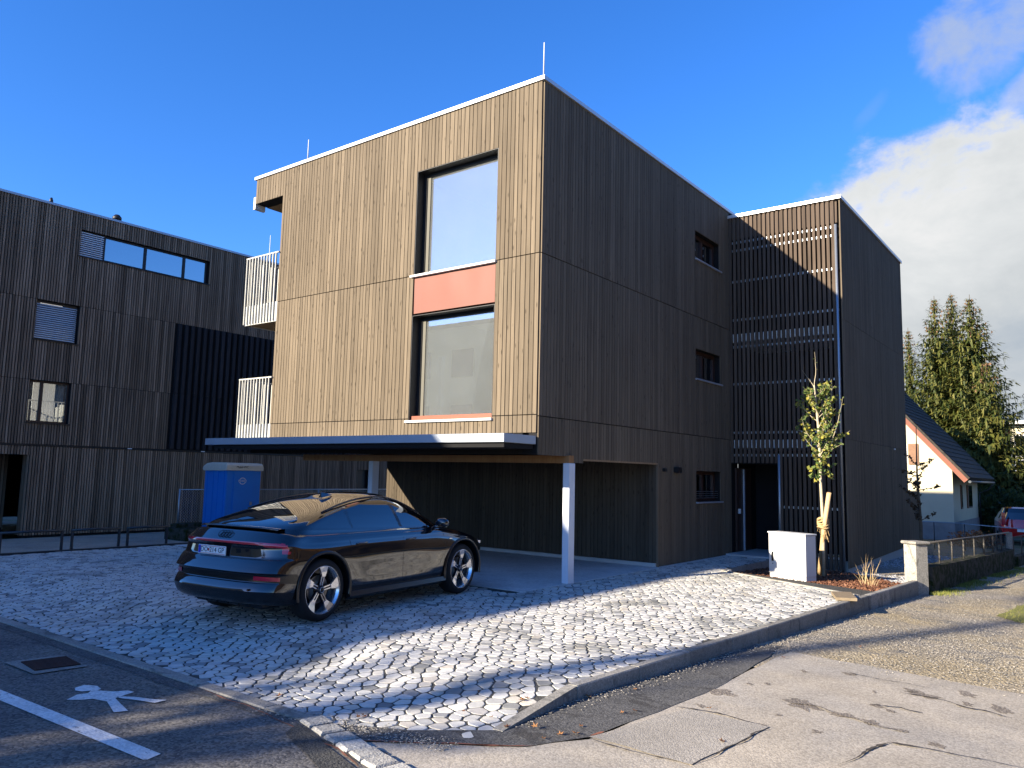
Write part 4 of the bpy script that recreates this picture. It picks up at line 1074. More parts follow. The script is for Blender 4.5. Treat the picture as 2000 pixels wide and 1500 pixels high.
while k*st < L:
    for s_ in (1, -1):
        a_ = k*st; b_ = a_+s_*.48
        if 0 <= b_ <= L:
            A_ = FA+d*a_; B_ = FA+d*b_; cl.tube([(A_.x, A_.y, fz(A_.y)+.50), (B_.x, B_.y, fz(B_.y)+.94)], .0022, 3, cap=False, smooth=False)
    k += 1
stuff(cl.build('wire_mesh', M['rail'], gf))
# second fence further on
FC, FD = Vector((5.35, 15.4)), Vector((6.2, 27))
gf2 = thing('garden_fence', (FC.x, FC.y, fz(FC.y)), 'farther fence past the end post, leading to the red car', 'fence')
mb = MB(); mb.prism([(FC.x-.1, FC.y), (FC.x+.1, FC.y), (FD.x+.1, FD.y), (FD.x-.1, FD.y)], -.7, lambda x, y: fz(y)+.28); mb.build('low_wall', M['mossy'], gf2)
mb = MB(); mb.tube([(FC.x, FC.y, fz(FC.y)+.8), (FD.x, FD.y, fz(FD.y)+.8)], .02, 6); mb.build('top_rail', M['oldpipe'], gf2)
for i in range(10):
    q_ = FC.lerp(FD, i/9); mb = MB(); mb.tube([(q_.x, q_.y, fz(q_.y)+.25), (q_.x, q_.y, fz(q_.y)+.8)], .018, 6); mb.build('post', M['oldpipe'], gf2)
# fence crossing the garden in front of the white house
gf3 = thing('garden_fence', (2.4, 21, -.45), 'thin wire fence crossing the garden in front of the white house', 'fence')
mb = MB(); mb.tube([(0.6, 21, .52), (3.2, 21, .50), (5.4, 20.6, .42)], .016, 6); mb.build('top_rail', M['galv'], gf3)
for i in range(6):
    q_ = .6+i*.95; mb = MB(); mb.tube([(q_, 21, -.45), (q_, 21, .5)], .02, 6); mb.build('post', M['rail'], gf3)

# ------------------------------------------------------------------ plants
def leafblade(mb, p, n_dir, s_, bend=.3):
    a = n_dir.normalized(); b = a.orthogonal().normalized(); t_ = U(0, 6.28); b = b*math.cos(t_)+a.cross(b)*math.sin(t_)
    w_ = s_*.34; m_ = p+a*s_*.5; c = a.cross(b)
    mb.poly([p, m_+b*w_, p+a*s_+c*s_*bend, m_-b*w_], [(0, 1, 2, 3)])
# young staked tree
tx_, ty_, tz_ = 2.74, 6.50, -.14
yt = thing('young_tree', (tx_, ty_, tz_), 'slender staked young tree with sparse yellow green leaves beside the cabinet', 'tree')
mb = MB(); trunk = [(tx_, ty_, tz_-.1), (tx_+.02, ty_, .9), (tx_-.01, ty_, 1.8), (tx_-.02, ty_, 2.8), (tx_-.10, ty_, 3.9)]
mb.tube(trunk, [.040, .034, .030, .026, .014], 10); tr = mb.build('trunk', M['palebark'], yt)
br = MB(); lf = MB()
def twig(p, d, L, r, leaves, lsz=.075):
    pts_ = [p]; q_ = p; dd_ = d.normalized(); n = 6
    for i in range(n):
        dd_ = (dd_ + Vector((U(-.16, .16), U(-.16, .16), U(-.02, .16)))).normalized(); q_ = q_+dd_*L/n; pts_.append(q_)
    br.tube(pts_, [r*(1-.8*i/n) for i in range(n+1)], 5, cap=False)
    for i in range(leaves):
        t_ = U(.15, 1)*n; k_ = min(n-1, int(t_)); q2 = pts_[k_].lerp(pts_[k_+1], t_-k_)
        leafblade(lf, q2, Vector((U(-1, 1), U(-1, 1), U(-.7, .8))), lsz*U(.6, 1.25), U(-.3, .4))
    return pts_
for k in range(26):
    z_ = U(2.05, 3.5); h_ = (z_-2.05)/1.5; p = Vector((tx_-.02, ty_, z_)); a = U(0, 6.28); up_ = U(.4, 1.4)
    pts_ = twig(p, Vector((math.cos(a), math.sin(a), up_)), U(.4, .9)*(1-.35*h_), .010, 34, .085)
    for j_ in range(2): twig(pts_[3], Vector((math.cos(a+U(-1, 1)), math.sin(a+U(-1, 1)), U(.2, 1))), U(.2, .4), .006, 14)
twig(Vector((tx_+.1, ty_, 3.0)), Vector((.35, .0, 1)), 1.05, .010, 18, .06); twig(Vector((tx_+.22, ty_, 2.6)), Vector((.35, .1, 1)), 1.05, .010, 24, .06)
twig(Vector((tx_-.10, ty_, 3.88)), Vector((.12, 0, 1)), .75, .009, 3, .05); twig(Vector((tx_-.10, ty_, 3.85)), Vector((-.45, 0, 1)), .5, .007, 2, .05)
for k in range(60): leafblade(lf, Vector((tx_+U(-.2, .2), ty_+U(-.2, .2), U(1.9, 2.25))), Vector((U(-1, 1), U(-1, 1), U(-1, .5))), U(.07, .13))
stuff(br.build('branches', M['palebark'], yt)); stuff(lf.build('foliage', M['youngleaf'], yt))
sk = thing('tree_stake', (tx_+.08, ty_, tz_), 'leaning wooden stake tied to the young tree with coconut rope', 'stake')
mb = MB(); mb.tube([(tx_-.16, ty_+.22, tz_-.1), (tx_+.02, ty_-.03, .72), (tx_+.23, ty_-.28, 1.62)], .045, 12); mb.build('pole', M['stake'], sk)
mb = MB()
for k in range(5):
    c0 = Vector((tx_+.03, ty_-.04, .90+.045*k)); pp = []
    for i in range(17): a = 2*math.pi*i/16; pp.append(c0+Vector((math.cos(a)*.105, math.sin(a)*.10, .02*math.sin(a*2+k))))
    mb.tube(pp, .022, 5)
for k in range(26): p0 = Vector((tx_+U(-.08, .12), ty_+U(-.12, .03), U(.8, .98))); mb.tube([p0, p0+Vector((U(-.05, .08), U(-.05, .02), -U(.06, .22)))], .004, 3, cap=False)
mb.build('rope_tie', M['rope'], sk)

# dark sparse sapling by the pillar
def sapling(x, y, z, h, label, leafm, spread=.5, n=14, lsz=.09, leaves=16):
    t_ = thing('sapling', (x, y, z), label, 'tree'); global br, lf
    br = MB(); lf = MB(); mb = MB()
    mb.tube([(x, y, z-.05), (x+.03, y, z+h*.3), (x-.02, y, z+h*.65), (x, y, z+h)], [.045, .038, .024, .008], 8); mb.build('trunk', M['bark'], t_)
    for k in range(n):
        q_ = z+h*U(.32, .72); a = U(0, 6.28); twig(Vector((x, y, q_)), Vector((math.cos(a), math.sin(a), U(-.1, .9))), spread*U(.5, 1.2), .012, leaves, lsz)
    stuff(br.build('branches', M['bark'], t_)); stuff(lf.build('foliage', M[leafm], t_))
sapling(3.62, 12.0, -.35, 3.7, 'dark thin sapling with few dry leaves before the white house gable', 'darkleaf', .6, 22, .08, 22)

# spruces
def spruce(x, y, z, h, rad, label, seed, dens=1.0, low=.05):
    random.seed(seed)
    t_ = thing('spruce_tree', (x, y, z), label, 'tree', 'tall spruces behind the white house')
    mb = MB(); mb.tube([(x, y, z-.3), (x, y, z+h*.5), (x, y, z+h)], [.26, .15, .015], 8); mb.build('trunk', M['bark'], t_)
    nd = MB(); cn_ = MB(); zz = z+h*low; 
    while zz < z+h-.15:
        f_ = (zz-z)/h; L0 = 1.1*rad*(1-f_)**.92*(.95 if f_ > .12 else .75)
        nb = int(6+6*(1-f_))
        ph = U(0, 6.28)
        for b in range(nb):
            a = ph+6.283*b/nb+U(-.25, .25); L = L0*U(.6, 1.18)+.15; dx, dy = math.cos(a), math.sin(a)
            n = max(3, int(L/.22*dens)); droop = U(.28, .55)*(1-f_*.7)
            for i in range(n):
                s_ = (i+.6)/n; px0, py0 = x+dx*L*s_, y+dy*L*s_
                pz0 = zz - droop*L*s_*(1.1-.55*s_) + (.10*L*s_*s_*2 if f_ > .75 else .16*L*s_**3)
                wdt = (.30*(1-s_*.55)+.06)*min(1, L/1.2)
                for q_ in range(3):
                    c = Vector((px0+U(-.08, .08), py0+U(-.08, .08), pz0+U(-.06, .06)))
                    sd = U(-1, 1); dirv = Vector((dx*.55-dy*sd, dy*.55+dx*sd, U(-.55, -.05))).normalized(); ln_ = wdt*U(.8, 1.7)+.08
                    side = dirv.cross(Vector((U(-.3, .3), U(-.3, .3), 1))).normalized()*wdt*U(.16, .34)
                    nd.poly([c-side, c+side, c+dirv*ln_+side*.2, c+dirv*ln_*.8-side*.5], [(0, 1, 2, 3)])
                    if q_ == 0:
                        hang = Vector((U(-.08, .08), U(-.08, .08), -ln_*U(.7, 1.2))); sd2 = Vector((-dy, dx, 0))*wdt*U(.22, .4)
                        nd.poly([c-sd2, c+sd2, c+hang+sd2*.3, c+hang-sd2*.3], [(0, 1, 2, 3)])
                if f_ > .80 and R() < .3:
                    c = Vector((px0, py0, pz0)); leafblade(cn_, c, Vector((U(-.2, .2), U(-.2, .2), -1)), .16); leafblade(cn_, c, Vector((U(-.3, .3), U(-.3, .3), -1)), .16)
        zz += U(.24, .38)*(1.2-.55*f_)
    stuff(nd.build('foliage', M['needle'], t_)); stuff(cn_.build('cones', M['cone'], t_))
def at_y(u, v, Y): d = ray(u, v); p = CAM + d*((Y-CAM.y)/d.y); return p
sp_ = [(1824, 578, 46, 3.9, 'leftmost of the three tall spruces, with a narrow crown'), (1857, 572, 49, 4.2, 'middle spruce of the tall group behind the house roof'),
       (1893, 575, 45, 4.9, 'rightmost and broadest spruce, drooping beside the distant red building'), (1773, 640, 50, 2.6, 'smaller spruce half hidden behind the stair tower')]
for i, (u_, v_, Y_, r_, lab) in enumerate(sp_):
    p = at_y(u_, v_, Y_); spruce(p.x, Y_, -.9, p.z+.9, r_, lab, 20+i, 1.0)
p = at_y(1925, 700, 42); spruce(p.x, 42, -.9, p.z+.9, 3.5, 'shorter spruce in front of the broadest one at the right', 31, 1.0)
random.seed(99)
# dark shrubs below them
def shrub(x, y, z, rx, rz, label, m='shrub', n=1500, s0=.12):
    t_ = thing('shrub', (x, y, z), label, 'shrub'); fo = MB(); st_ = MB()
    for k in range(n):
        v = Vector((random.gauss(0, 1), random.gauss(0, 1), random.gauss(0, 1))).normalized()*(R()**.4)
        nz = 1+.35*noise.noise(v*2.2+Vector((x, y, 0)))
        leafblade(fo, Vector((x+v.x*rx*nz, y+v.y*rx*nz, z+rz*(.95+v.z*nz))), Vector((v.x, v.y, v.z+U(-.5, .8))), s0*U(.7, 1.6))
    for k in range(7): a = U(0, 6.28); st_.tube([(x, y, z-.1), (x+math.cos(a)*rx*.5, y+math.sin(a)*rx*.5, z+rz*1.2)], [.03, .01], 5, cap=False)
    st_.build('stems', M['bark'], t_); stuff(fo.build('foliage', M[m], t_))
shrub(3.1, 38, -.8, 2.0, 1.2, 'dark rounded shrub under the spruces beside the white house', 'shrub', 2600, .2)
shrub(5.6, 40, -.8, 2.4, 1.1, 'dark shrub at the right frame edge behind the red car', 'shrub', 2600, .2)
shrub(4.4, 44, -.8, 2.6, 1.9, 'tall dark shrub between the spruce trunks', 'shrub', 2600, .22)
# hedge shapes in the garden
shrub(3.3, 24.5, -.6, .8, .35, 'low leafless border plant below the white gable', 'dryleaf', 900, .08)
# grass at the far right of the lane and strip at wall foot
gr = MB()
def blade(x, y, z, h):
    a = U(0, 6.28); w_ = .004; gr.poly([(x-w_, y, z), (x+w_, y, z), (x+math.cos(a)*h*.4, y+math.sin(a)*h*.4, z+h)], [(0, 1, 2)])
gpatch = [gp(1945, 1200, -.2), gp(2060, 1235, -.2), gp(2080, 1165, -.2), gp(1985, 1178, -.2)]
k = 0
while k < 6000:
    x, y = U(5.5, 9.2), U(3.0, 8)
    if inpoly(x, y, ragged(gpatch, .0, 5)) and noise.noise(Vector((x*2, y*2, 0))) > -.35: blade(x, y, lane_z(x, y), U(.02, .05))
    k += 1
for k in range(5000):
    y = U(6.4, 15); x = FA.x+(FB.x-FA.x)*(y-FA.y)/(FB.y-FA.y)+.12+abs(random.gauss(0, .16))
    if noise.noise(Vector((x*2, y*1.3, 9))) > -.2: blade(x, y, lane_z(x, y), U(.02, .07))
stuff(tag(gr.build('grass', M['grass']), 'short yellow green grass growing beside the lane and along the mossy wall foot', 'grass'))
sheet('grass_patch', ragged(gpatch, .05, .3), lane_z, ground_mat('turf', (.10, .11, .03), (.24, .22, .07), 60, None, .8, .95), .010)

# fallen leaves
fl_spots = [(990, 1412, 0), (960, 1395, 0), (1060, 1450, 1), (1125, 1440, 1), (1135, 1425, 1), (905, 1383, 0), (1020, 1372, 0), (1028, 1370, 0), (1270, 1312, 1), (1310, 1308, 1), (1148, 1330+35, 1), (1150, 1367, 1), (710, 1390, 0), (712, 1393, 0), (545, 1352, 0), (1385, 1388, 1), (1410, 1455, 1), (1530, 1281, 1), (1095, 1441, 1), (1045, 1413, 0), (935, 1355, 0), (1680, 1257, 1), (1320, 1309, 1), (1240, 1350, 1), (700, 1392, 0), (1240, 1395, 1), (1215, 1398, 1)]
lf0 = MB(); P = []
for i in range(10):
    a = 2*math.pi*i/10; r_ = .032 if i % 2 == 0 else .015; P.append((math.cos(a)*r_, math.sin(a)*r_, .004+(.014 if i % 2 == 0 else .0)*U(.3, 1)))
lf0.poly([(0, 0, .004)]+P, [(0, i+1, (i+1) % 10+1) for i in range(10)], .6)
meshes = []
for k in range(4):
    m_ = MB(); m_.poly([(v[0], v[1], v[2]*U(.6, 1.5)) for v in lf0.v], [(0, i+1, (i+1) % 10+1) for i in range(10)], [.2, .5, .8, .95][k]); meshes.append(m_.mesh('fallen_leaf', M['dryleaf']))
for i, (u_, v_, side) in enumerate(fl_spots):
    z_ = -.05 if side == 0 else -.11; x, y = gp(u_, v_, z_)
    zz = (court_z(x, y)+.02) if side == 0 else lane_z(x, y)+.016
    o = bpy.data.objects.new('fallen_leaf', meshes[i % 4]); COL.objects.link(o); o.location = (x, y, zz); o.rotation_euler = (U(-.3, .3), U(-.3, .3), U(0, 6)); s_ = U(.55, 1.1); o.scale = (s_, s_, s_)
    if side == 0: lab = 'small brown dry leaf lying on the pale paving stones' + (' near the kerb tip' if u_ > 950 else (' near the street edge' if u_ < 720 else ''))
    else: lab = 'small brown dry leaf ' + ('on the dark asphalt strip right below the kerb tip' if u_ < 1140 else ('on the dark strip along the kerb foot' if v_ < 1330 else ('on the pale concrete slab' if v_ > 1450 else 'where the dark asphalt strip meets the pale pavement')))
    tag(o, lab, 'leaf', 'dry leaves on the paving' if side == 0 else 'dry leaves on the asphalt')

# ------------------------------------------------------------------ white house
HX, HY = 2.15, 28.1; HZ = -.6
ho = thing('white_house', (HX, HY, HZ), 'cream rendered old house with steep dark tiled roof behind the tower', 'house')
rx = -2.2; rz_ = 2.72+(HX-rx)*1.16; hl = -6.55; hb = 36.0
mb = MB(); mb.poly([(hl, HY, HZ), (HX, HY, HZ), (HX, HY, 2.72), (rx, HY, rz_), (hl, HY, 2.72), (hl, hb, HZ), (HX, hb, HZ), (HX, hb, 2.72), (rx, hb, rz_), (hl, hb, 2.72)],
        [(0, 1, 2, 3, 4), (9, 8, 7, 6, 5), (1, 6, 7, 2), (5, 0, 4, 9)]); mb.build('wall', M['render'], ho)
mb = MB(); mb.box(hl-.03, HX+.03, HY-.03, hb+.03, HZ, .22); mb.build('socle', M['socle'], ho)
sl = 1.16
def slope(x0, z0, x1, z1, name='roof'):
    mb = MB(); y0, y1 = HY-.45, hb+.5; t_ = .13
    d = Vector((x1-x0, 0, z1-z0)).normalized(); nrm = Vector((-d.z, 0, d.x)); nrm = nrm if nrm.z > 0 else -nrm
    a, b = Vector((x0, 0, z0)), Vector((x1, 0, z1)); P = []
    for yy in (y0, y1):
        for p in (a, b, b+nrm*t_, a+nrm*t_): P.append((p.x, yy, p.z))
    mb.poly(P, [(0, 1, 2, 3), (7, 6, 5, 4), (0, 4, 5, 1), (1, 5, 6, 2), (2, 6, 7, 3), (3, 7, 4, 0)]); ro = mb.build('roof', M['tile'], ho)
    # tile courses
    tc_ = MB(); n = int((b-a).length/.3)
    for i in range(n):
        p = a+(b-a)*(i/n)+nrm*t_; q = a+(b-a)*((i+1)/n)+nrm*t_
        k = 0; yy = y0
        while yy < y1-.01:
            e = min(y1, yy+.24); up_ = nrm*.035; dn = nrm*.004
            lo_, hi_ = (p, q) if x0 > x1 else (p, q)
            tc_.poly([Vector((p.x, yy+.005, p.z))+up_, Vector((p.x, e-.005, p.z))+up_, Vector((q.x, e-.005, q.z))+dn, Vector((q.x, yy+.005, q.z))+dn, Vector((p.x, yy+.005, p.z))+dn, Vector((p.x, e-.005, p.z))+dn], [(0, 1, 2, 3), (4, 5, 1, 0)]); yy = e
    stuff(tc_.build('tiles', M['tile'], ro)); return ro
slope(HX+.62, 2.72-.62*sl+.06, rx, rz_+.06); slope(hl-.62, 2.72-.62*sl+.06, rx-.001, rz_+.06)
mb = MB(); a = Vector((HX+.60, 0, 2.72-.60*sl+.0)); b = Vector((rx, 0, rz_))
for yy in (HY-.48,):
    d = (b-a).normalized(); nrm = Vector((-d.z, 0, d.x)); nrm = nrm if nrm.z > 0 else -nrm
    P = [(p.x, y_, p.z) for y_ in (yy, yy+.05) for p in (a-nrm*.13, b-nrm*.13, b+nrm*.07, a+nrm*.07)]
    mb.poly(P, [(0, 1, 2, 3), (7, 6, 5, 4), (0, 4, 5, 1), (2, 6, 7, 3), (3, 7, 4, 0), (1, 5, 6, 2)])
mb.build('bargeboard', M['pink'], ho)
mb = MB(); mb.tube([(HX+.70, HY-.4, 1.98), (HX+.70, hb+.4, 1.98)], .06, 8); mb.tube([(HX+.70, hb+.2, 1.95), (HX+.45, hb+.2, 1.6), (HX+.08, hb+.2, 1.45), (HX+.08, hb+.2, -.5)], .04, 6); mb.build('gutter', M['rail'], ho)
for (y0, y1, sh) in ((30.2, 30.75, 0), (32.3, 33.9, 1)):
    mb = MB(); mb.box(HX-.05, HX+.02, y0, y1, .75, 1.85); wo = mb.build('window', M['browndark'], ho)
    mb = MB(); mb.box(HX+.021, HX+.026, y0+.06, y1-.06, .82, 1.80); mb.build('pane', M['glassdark'], wo)
    mb = MB(); mb.box(HX+.0, HX+.06, y0-.2 if sh else y0-.1, y0, .75, 1.85) if sh else mb.box(HX, HX+.05, y0-.05, y0, .75, 1.85); mb.build('shutter', M['shutter'], wo)
mb = MB(); mb.box(.05, .43, HY-.02, HY+.05, 2.75, 3.62); wo = mb.build('window', M['white'], ho)
mb = MB(); mb.box(.1, .38, HY-.026, HY-.021, 2.82, 3.56); mb.build('pane', M['glassdark'], wo)
mb = MB(); mb.box(.46, .86, HY-.06, HY-.005, 2.70, 3.62); mb.build('shutter', M['shutter'], wo)

# distant building at far right
fb = thing('distant_building', (4, 62, -1.2), 'salmon pink building with large pale windows far behind the spruces', 'building')
mb = MB(); mb.box(-2.0, 1.55, 62, 74, -1.2, 6.6); mb.build('wall', M['pink'], fb)
mb = MB(); mb.box(1.56, 14, 61.6, 74, -1.2, 6.5); mb.build('wing', M['render'], fb)
mb = MB(); mb.box(-2.3, 14.4, 60.8, 74.4, 6.62, 6.85); mb.build('roof', M['white'], fb)
for i in range(4):
    for z0, z1 in ((4.1, 5.8), (1.7, 3.9)):
        x0 = 1.8+i*1.9; mb = MB(); mb.box(x0, x0+1.6, 61.5, 61.59, z0, z1); wo = mb.build('window', M['white'], fb)
        for j_ in range(2):
            mb = MB(); mb.box(x0+.08+j_*.76, x0+.76+j_*.76, 61.46, 61.49, z0+.08, z1-.08); mb.build('pane', M['glassdark'], wo)
mb = MB(); mb.box(-2.0, 14, 61.3, 61.59, -1.2, .9); mb.build('socle', M['shutter'], fb)

# ------------------------------------------------------------------ cars
M['paint'] = mat('black_paint', lambda t, o: pbsdf(t, o, (.0035, .0045, .0075), .06, .7, 0, None, 0, 0, 1.0))
M['carglass'] = mat('tinted_glass', lambda t, o: pbsdf(t, o, (.002, .003, .004), .01, .9, 0, None, 0, 0, 1.0))
M['trim'] = mat('satin_black_trim', lambda t, o: pbsdf(t, o, (.008, .008, .009), .22, .5))
M['rubber'] = plain('tyre_rubber', (.012, .012, .013), .75, .3, 0, .1, 60)
M['rimdark'] = mat('rim_dark', lambda t, o: pbsdf(t, o, (.03, .03, .032), .25, .6, .6))
M['rimsilver'] = mat('rim_polished', lambda t, o: pbsdf(t, o, (.72, .72, .74), .22, .5, .9))
M['taillight'] = mat('taillight_glass', lambda t, o: pbsdf(t, o, (.45, .008, .03), .05, .8, 0, None, 0, 0, 1.0))
M['plate'] = plain('number_plate', (.72, .74, .74), .4)
M['euroblue'] = plain('plate_blue', (.01, .04, .42), .4)
M['plateink'] = plain('plate_letters', (.01, .012, .02), .5)
M['redline'] = plain('plate_red_line', (.4, .01, .01), .5)
M['redpaint'] = mat('red_paint', lambda t, o: pbsdf(t, o, (.42, .012, .014), .12, .6, 0, None, 0, 0, 1.0))
M['brake'] = plain('brake_disc', (.22, .21, .20), .35, .5, .8)

def smooth(t): t = min(1, max(0, t)); return t*t*(3-2*t)
#        z_r   z_s   z_f   xr    xf    W     Lr   nr
RINGS = [(.25, .22, .26, .30, 4.66, .84, .45, 3.2),
         (.27, .24, .27, .11, 4.78, .90, .45, 3.2),
         (.32, .28, .30, .03, 4.83, .935, .45, 3.2),
         (.43, .37, .37, -.01, 4.87, .955, .45, 3.2),
         (.515, .44, .42, .040, 4.88, .962, .45, 3.2),
         (.535, .47, .45, .060, 4.87, .964, .45, 3.2),
         (.62, .55, .52, .060, 4.87, .966, .45, 3.2),
         (.64, .59, .55, .015, 4.88, .967, .45, 3.2),
         (.735, .68, .62, .085, 4.89, .968, .45, 3.2),
         (.775, .75, .66, .13, 4.885, .965, .45, 3.2),
         (.79, .80, .68, .165, 4.88, .960, .46, 3.2),
         (.93, .89, .73, .18, 4.87, .952, .48, 3.0),
         (.965, .92, .75, .155, 4.86, .945, .48, 3.0),
         (1.000, .95, .77, .165, 4.84, .935, .48, 3.0),
         (1.015, .975, .785, .185, 4.83, .928, .48, 3.0),
         (1.135, 1.01, .81, .29, 4.80, .912, .48, 3.0),
         (1.165, 1.03, .83, .33, 4.76, .900, .48, 3.0),
         (1.17, 1.045, .88, .37, 4.58, .893, .48, 2.9),
         (1.15, 1.06, .965, .40, 4.25, .885, .46, 2.9),
         (1.155, 1.075, 1.04, .46, 3.88, .872, .44, 3.0),
         (1.21, 1.17, 1.12, .60, 3.72, .835, .42, 3.2),
         (1.31, 1.29, 1.25, .92, 3.49, .780, .40, 3.2),
         (1.40, 1.39, 1.37, 1.27, 3.26, .722, .38, 3.2),
         (1.475, 1.47, 1.47, 1.62, 3.05, .668, .38, 3.2),
         (1.535, 1.53, 1.535, 1.98, 2.90, .610, .34, 3.0),
         (1.572, 1.572, 1.572, 2.12, 2.78, .52, .30, 2.6),
         (1.598, 1.600, 1.600, 2.25, 2.70, .36, .2, 2.4),
         (1.606, 1.610, 1.610, 2.38, 2.60, .14, .1, 2.2)]
NR, NS, NF = 26, 104, 26
def ring_pt(par, i):
    zr, zs, zf_, xr, xf, W, Lr, nr = par
    Lf = min(.75, Lr*1.5); nf = 2.6
    if i <= NR:
        th = math.pi/2*i/NR; e = 2/nr; x = xr+Lr*(1-max(0, math.cos(th))**e); y = W*max(0, math.sin(th))**e
    elif i < NR+NS:
        s_ = (i-NR)/NS; x = (xr+Lr)+(xf-Lf-xr-Lr)*s_; y = W
    else:
        th = math.pi/2*(1-(i-NR-NS)/NF); e = 2/nf; x = xf-Lf*(1-max(0, math.cos(th))**e); y = W*max(0, math.sin(th))**e
    wr = smooth((1.0-x)/1.0*1.0) if x < 1.0 else 0
    wf_ = smooth((x-3.3)/(xf-3.3)) if xf > 3.35 and x > 3.3 else 0
    wf2 = wf_
    z = zs*(1-wr-wf2*(1 if x > 1 else 0)) + zr*wr + zf_*wf2
    if xf < 3.95:       # greenhouse rings: level
        t_ = (x-xr)/(xf-xr); z = zr*(1-t_)+zf_*t_ + (zs-(zr+zf_)/2)*4*t_*(1-t_)
    # waist between the wheels and blisters above them
    if xf > 3.95:
        zz = z; b = .018*math.exp(-((x-1.05)/.45)**2)*math.exp(-((zz-.80)/.16)**2)+.018*math.exp(-((x-3.98)/.45)**2)*math.exp(-((zz-.78)/.16)**2)
        mid = math.exp(-((x-2.5)/.85)**4); b -= mid*.010*math.exp(-((zz-.60)/.16)**2); b += mid*.004*math.exp(-((zz-.36)/.06)**2)
        y += b*smooth(y/.8)
    return (x, y, z)
SUB = 4
def cr(p0, p1, p2, p3, t): 
    return tuple(.5*((2*b)+(-a+c)*t+(2*a-5*b+4*c-d)*t*t+(-a+3*b-3*c+d)*t**3)*.6+.4*(b+(c-b)*t) for a, b, c, d in zip(p0, p1, p2, p3))
rows = []
for k in range(len(RINGS)-1):
    for s_ in range(SUB):
        t_ = s_/SUB; rows.append((k+t_, cr(RINGS[max(0, k-1)], RINGS[k], RINGS[k+1], RINGS[min(len(RINGS)-1, k+2)], t_)))
rows.append((len(RINGS)-1, RINGS[-1]))
NI = NR+NS+NF+1
grid = [[ring_pt(par, i) for i in range(NI)] for _, par in rows]
WR, WXR, WXF, WZ = .378, 1.05, 3.985, .378
AR = .437
def classify(k, i, c):
    """k ring level, i column, c centre point -> part name"""
    x, y, z = c
    if (abs(x-WXR) < AR and math.hypot(x-WXR, z-WZ) < AR-.012 and y > .5) or (math.hypot(x-WXF, z-WZ) < AR-.012 and y > .5): return None
    if i < NR+NS*.5:
        if 19.3 < k < 23.6 and i < NR*.52: return 'rear_window'
    if 19.3 < k < 23.2 and i > NR+NS+NF*.34: return 'windscreen'
    zt = 1.455
    if 19.45 < k and z < zt and z > 1.10:
        if i > NR*.80 and i < NR+NS+NF*.14:
            # split by pillars
            xb = 2.60-(z-1.1)*.18
            if abs(x-xb) < .030: return 'pillar_trim'
            xc = 1.62-(z-1.1)*.1
            if abs(x-xc) < .012: return 'pillar_trim'
            return 'side_window_f' if x > xb else ('side_window_r' if x > xc else 'quarter_window')
    if 11.25 < k < 13.1 and i < NR*.70: return 'light_bar' if k > 12.0 or i > NR*.40 else 'body'
    if 10.6 < k < 14.6 and NR*.66 < i and x < .46-.10*(k-10.6)/4: return 'light_bar'
    if k < 3.0 or (5.0 < k < 6.9 and i < NR*1.1 and x < .6): return 'lower_trim'
    return 'body'
def make_car(paint, root, glassm='carglass'):
    parts = {}
    for side in (1, -1):
        for r in range(len(rows)-1):
            for i in range(NI-1):
                q_ = [grid[r][i], grid[r][i+1], grid[r+1][i+1], grid[r+1][i]]
                c = tuple(sum(v[j] for v in q_)/4 for j in range(3)); nm = classify(rows[r][0]+.5/SUB, i, c)
                if nm is None: continue
                key = (nm, side) if nm.startswith(('side', 'quarter', 'pillar')) else (nm, 0)
                parts.setdefault(key, []).append((r, i, side))
    objs = {}
    for (nm, sd), fl in parts.items():
        vid = {}; P = []; F = []
        for r, i, side in fl:
            ids = []
            for (rr, ii) in ((r, i), (r, i+1), (r+1, i+1), (r+1, i)):
                x, y, z = grid[rr][ii]
                for wx_ in (WXR, WXF):
                    dd_ = math.hypot(x-wx_, z-WZ)
                    if dd_ < AR and y > .5 and dd_ > 1e-4: x = wx_+(x-wx_)*AR/dd_; z = WZ+(z-WZ)*AR/dd_
                key = (rr, ii, side if (ii not in (0, NI-1)) else 0)
                if key not in vid:
                    vid[key] = len(P); ins = 0.0
                    P.append((x, side*y*(1-.0), z))
                ids.append(vid[key])
            if len(set(ids)) < 3: continue
            F.append(tuple(ids) if side < 0 else tuple(ids[::-1]))
        mb = MB(); mb.poly(P, F, .5, 0, True)
        name = {'side_window_f': 'side_window', 'side_window_r': 'side_window', 'quarter_window': 'side_window', 'pillar_trim': 'pillar_trim', 'light_bar': 'tail_light', 'lower_trim': 'lower_trim'}.get(nm, nm)
        m_ = {'body': paint, 'rear_window': glassm, 'windscreen': glassm, 'side_window': glassm, 'tail_light': 'taillight', 'lower_trim': 'trim', 'pillar_trim': 'trim'}[name]
        objs[(nm, sd)] = mb.build(name, M[m_], root, True)
    # roof cap closing the last ring
    mb = MB(); last = grid[-1]; P = [(x, y, z) for x, y, z in last]+[(x, -y, z) for x, y, z in last[1:-1][::-1]]; mb.poly(P, [tuple(range(len(P)))], .5, 0, True); mb.build('roof_centre', M[paint], root, True)
    mb = MB(); mb.box(.35, 4.6, -.82, .82, .26, .30); mb.build('floor_pan', M['trim'], root, True)
    return objs
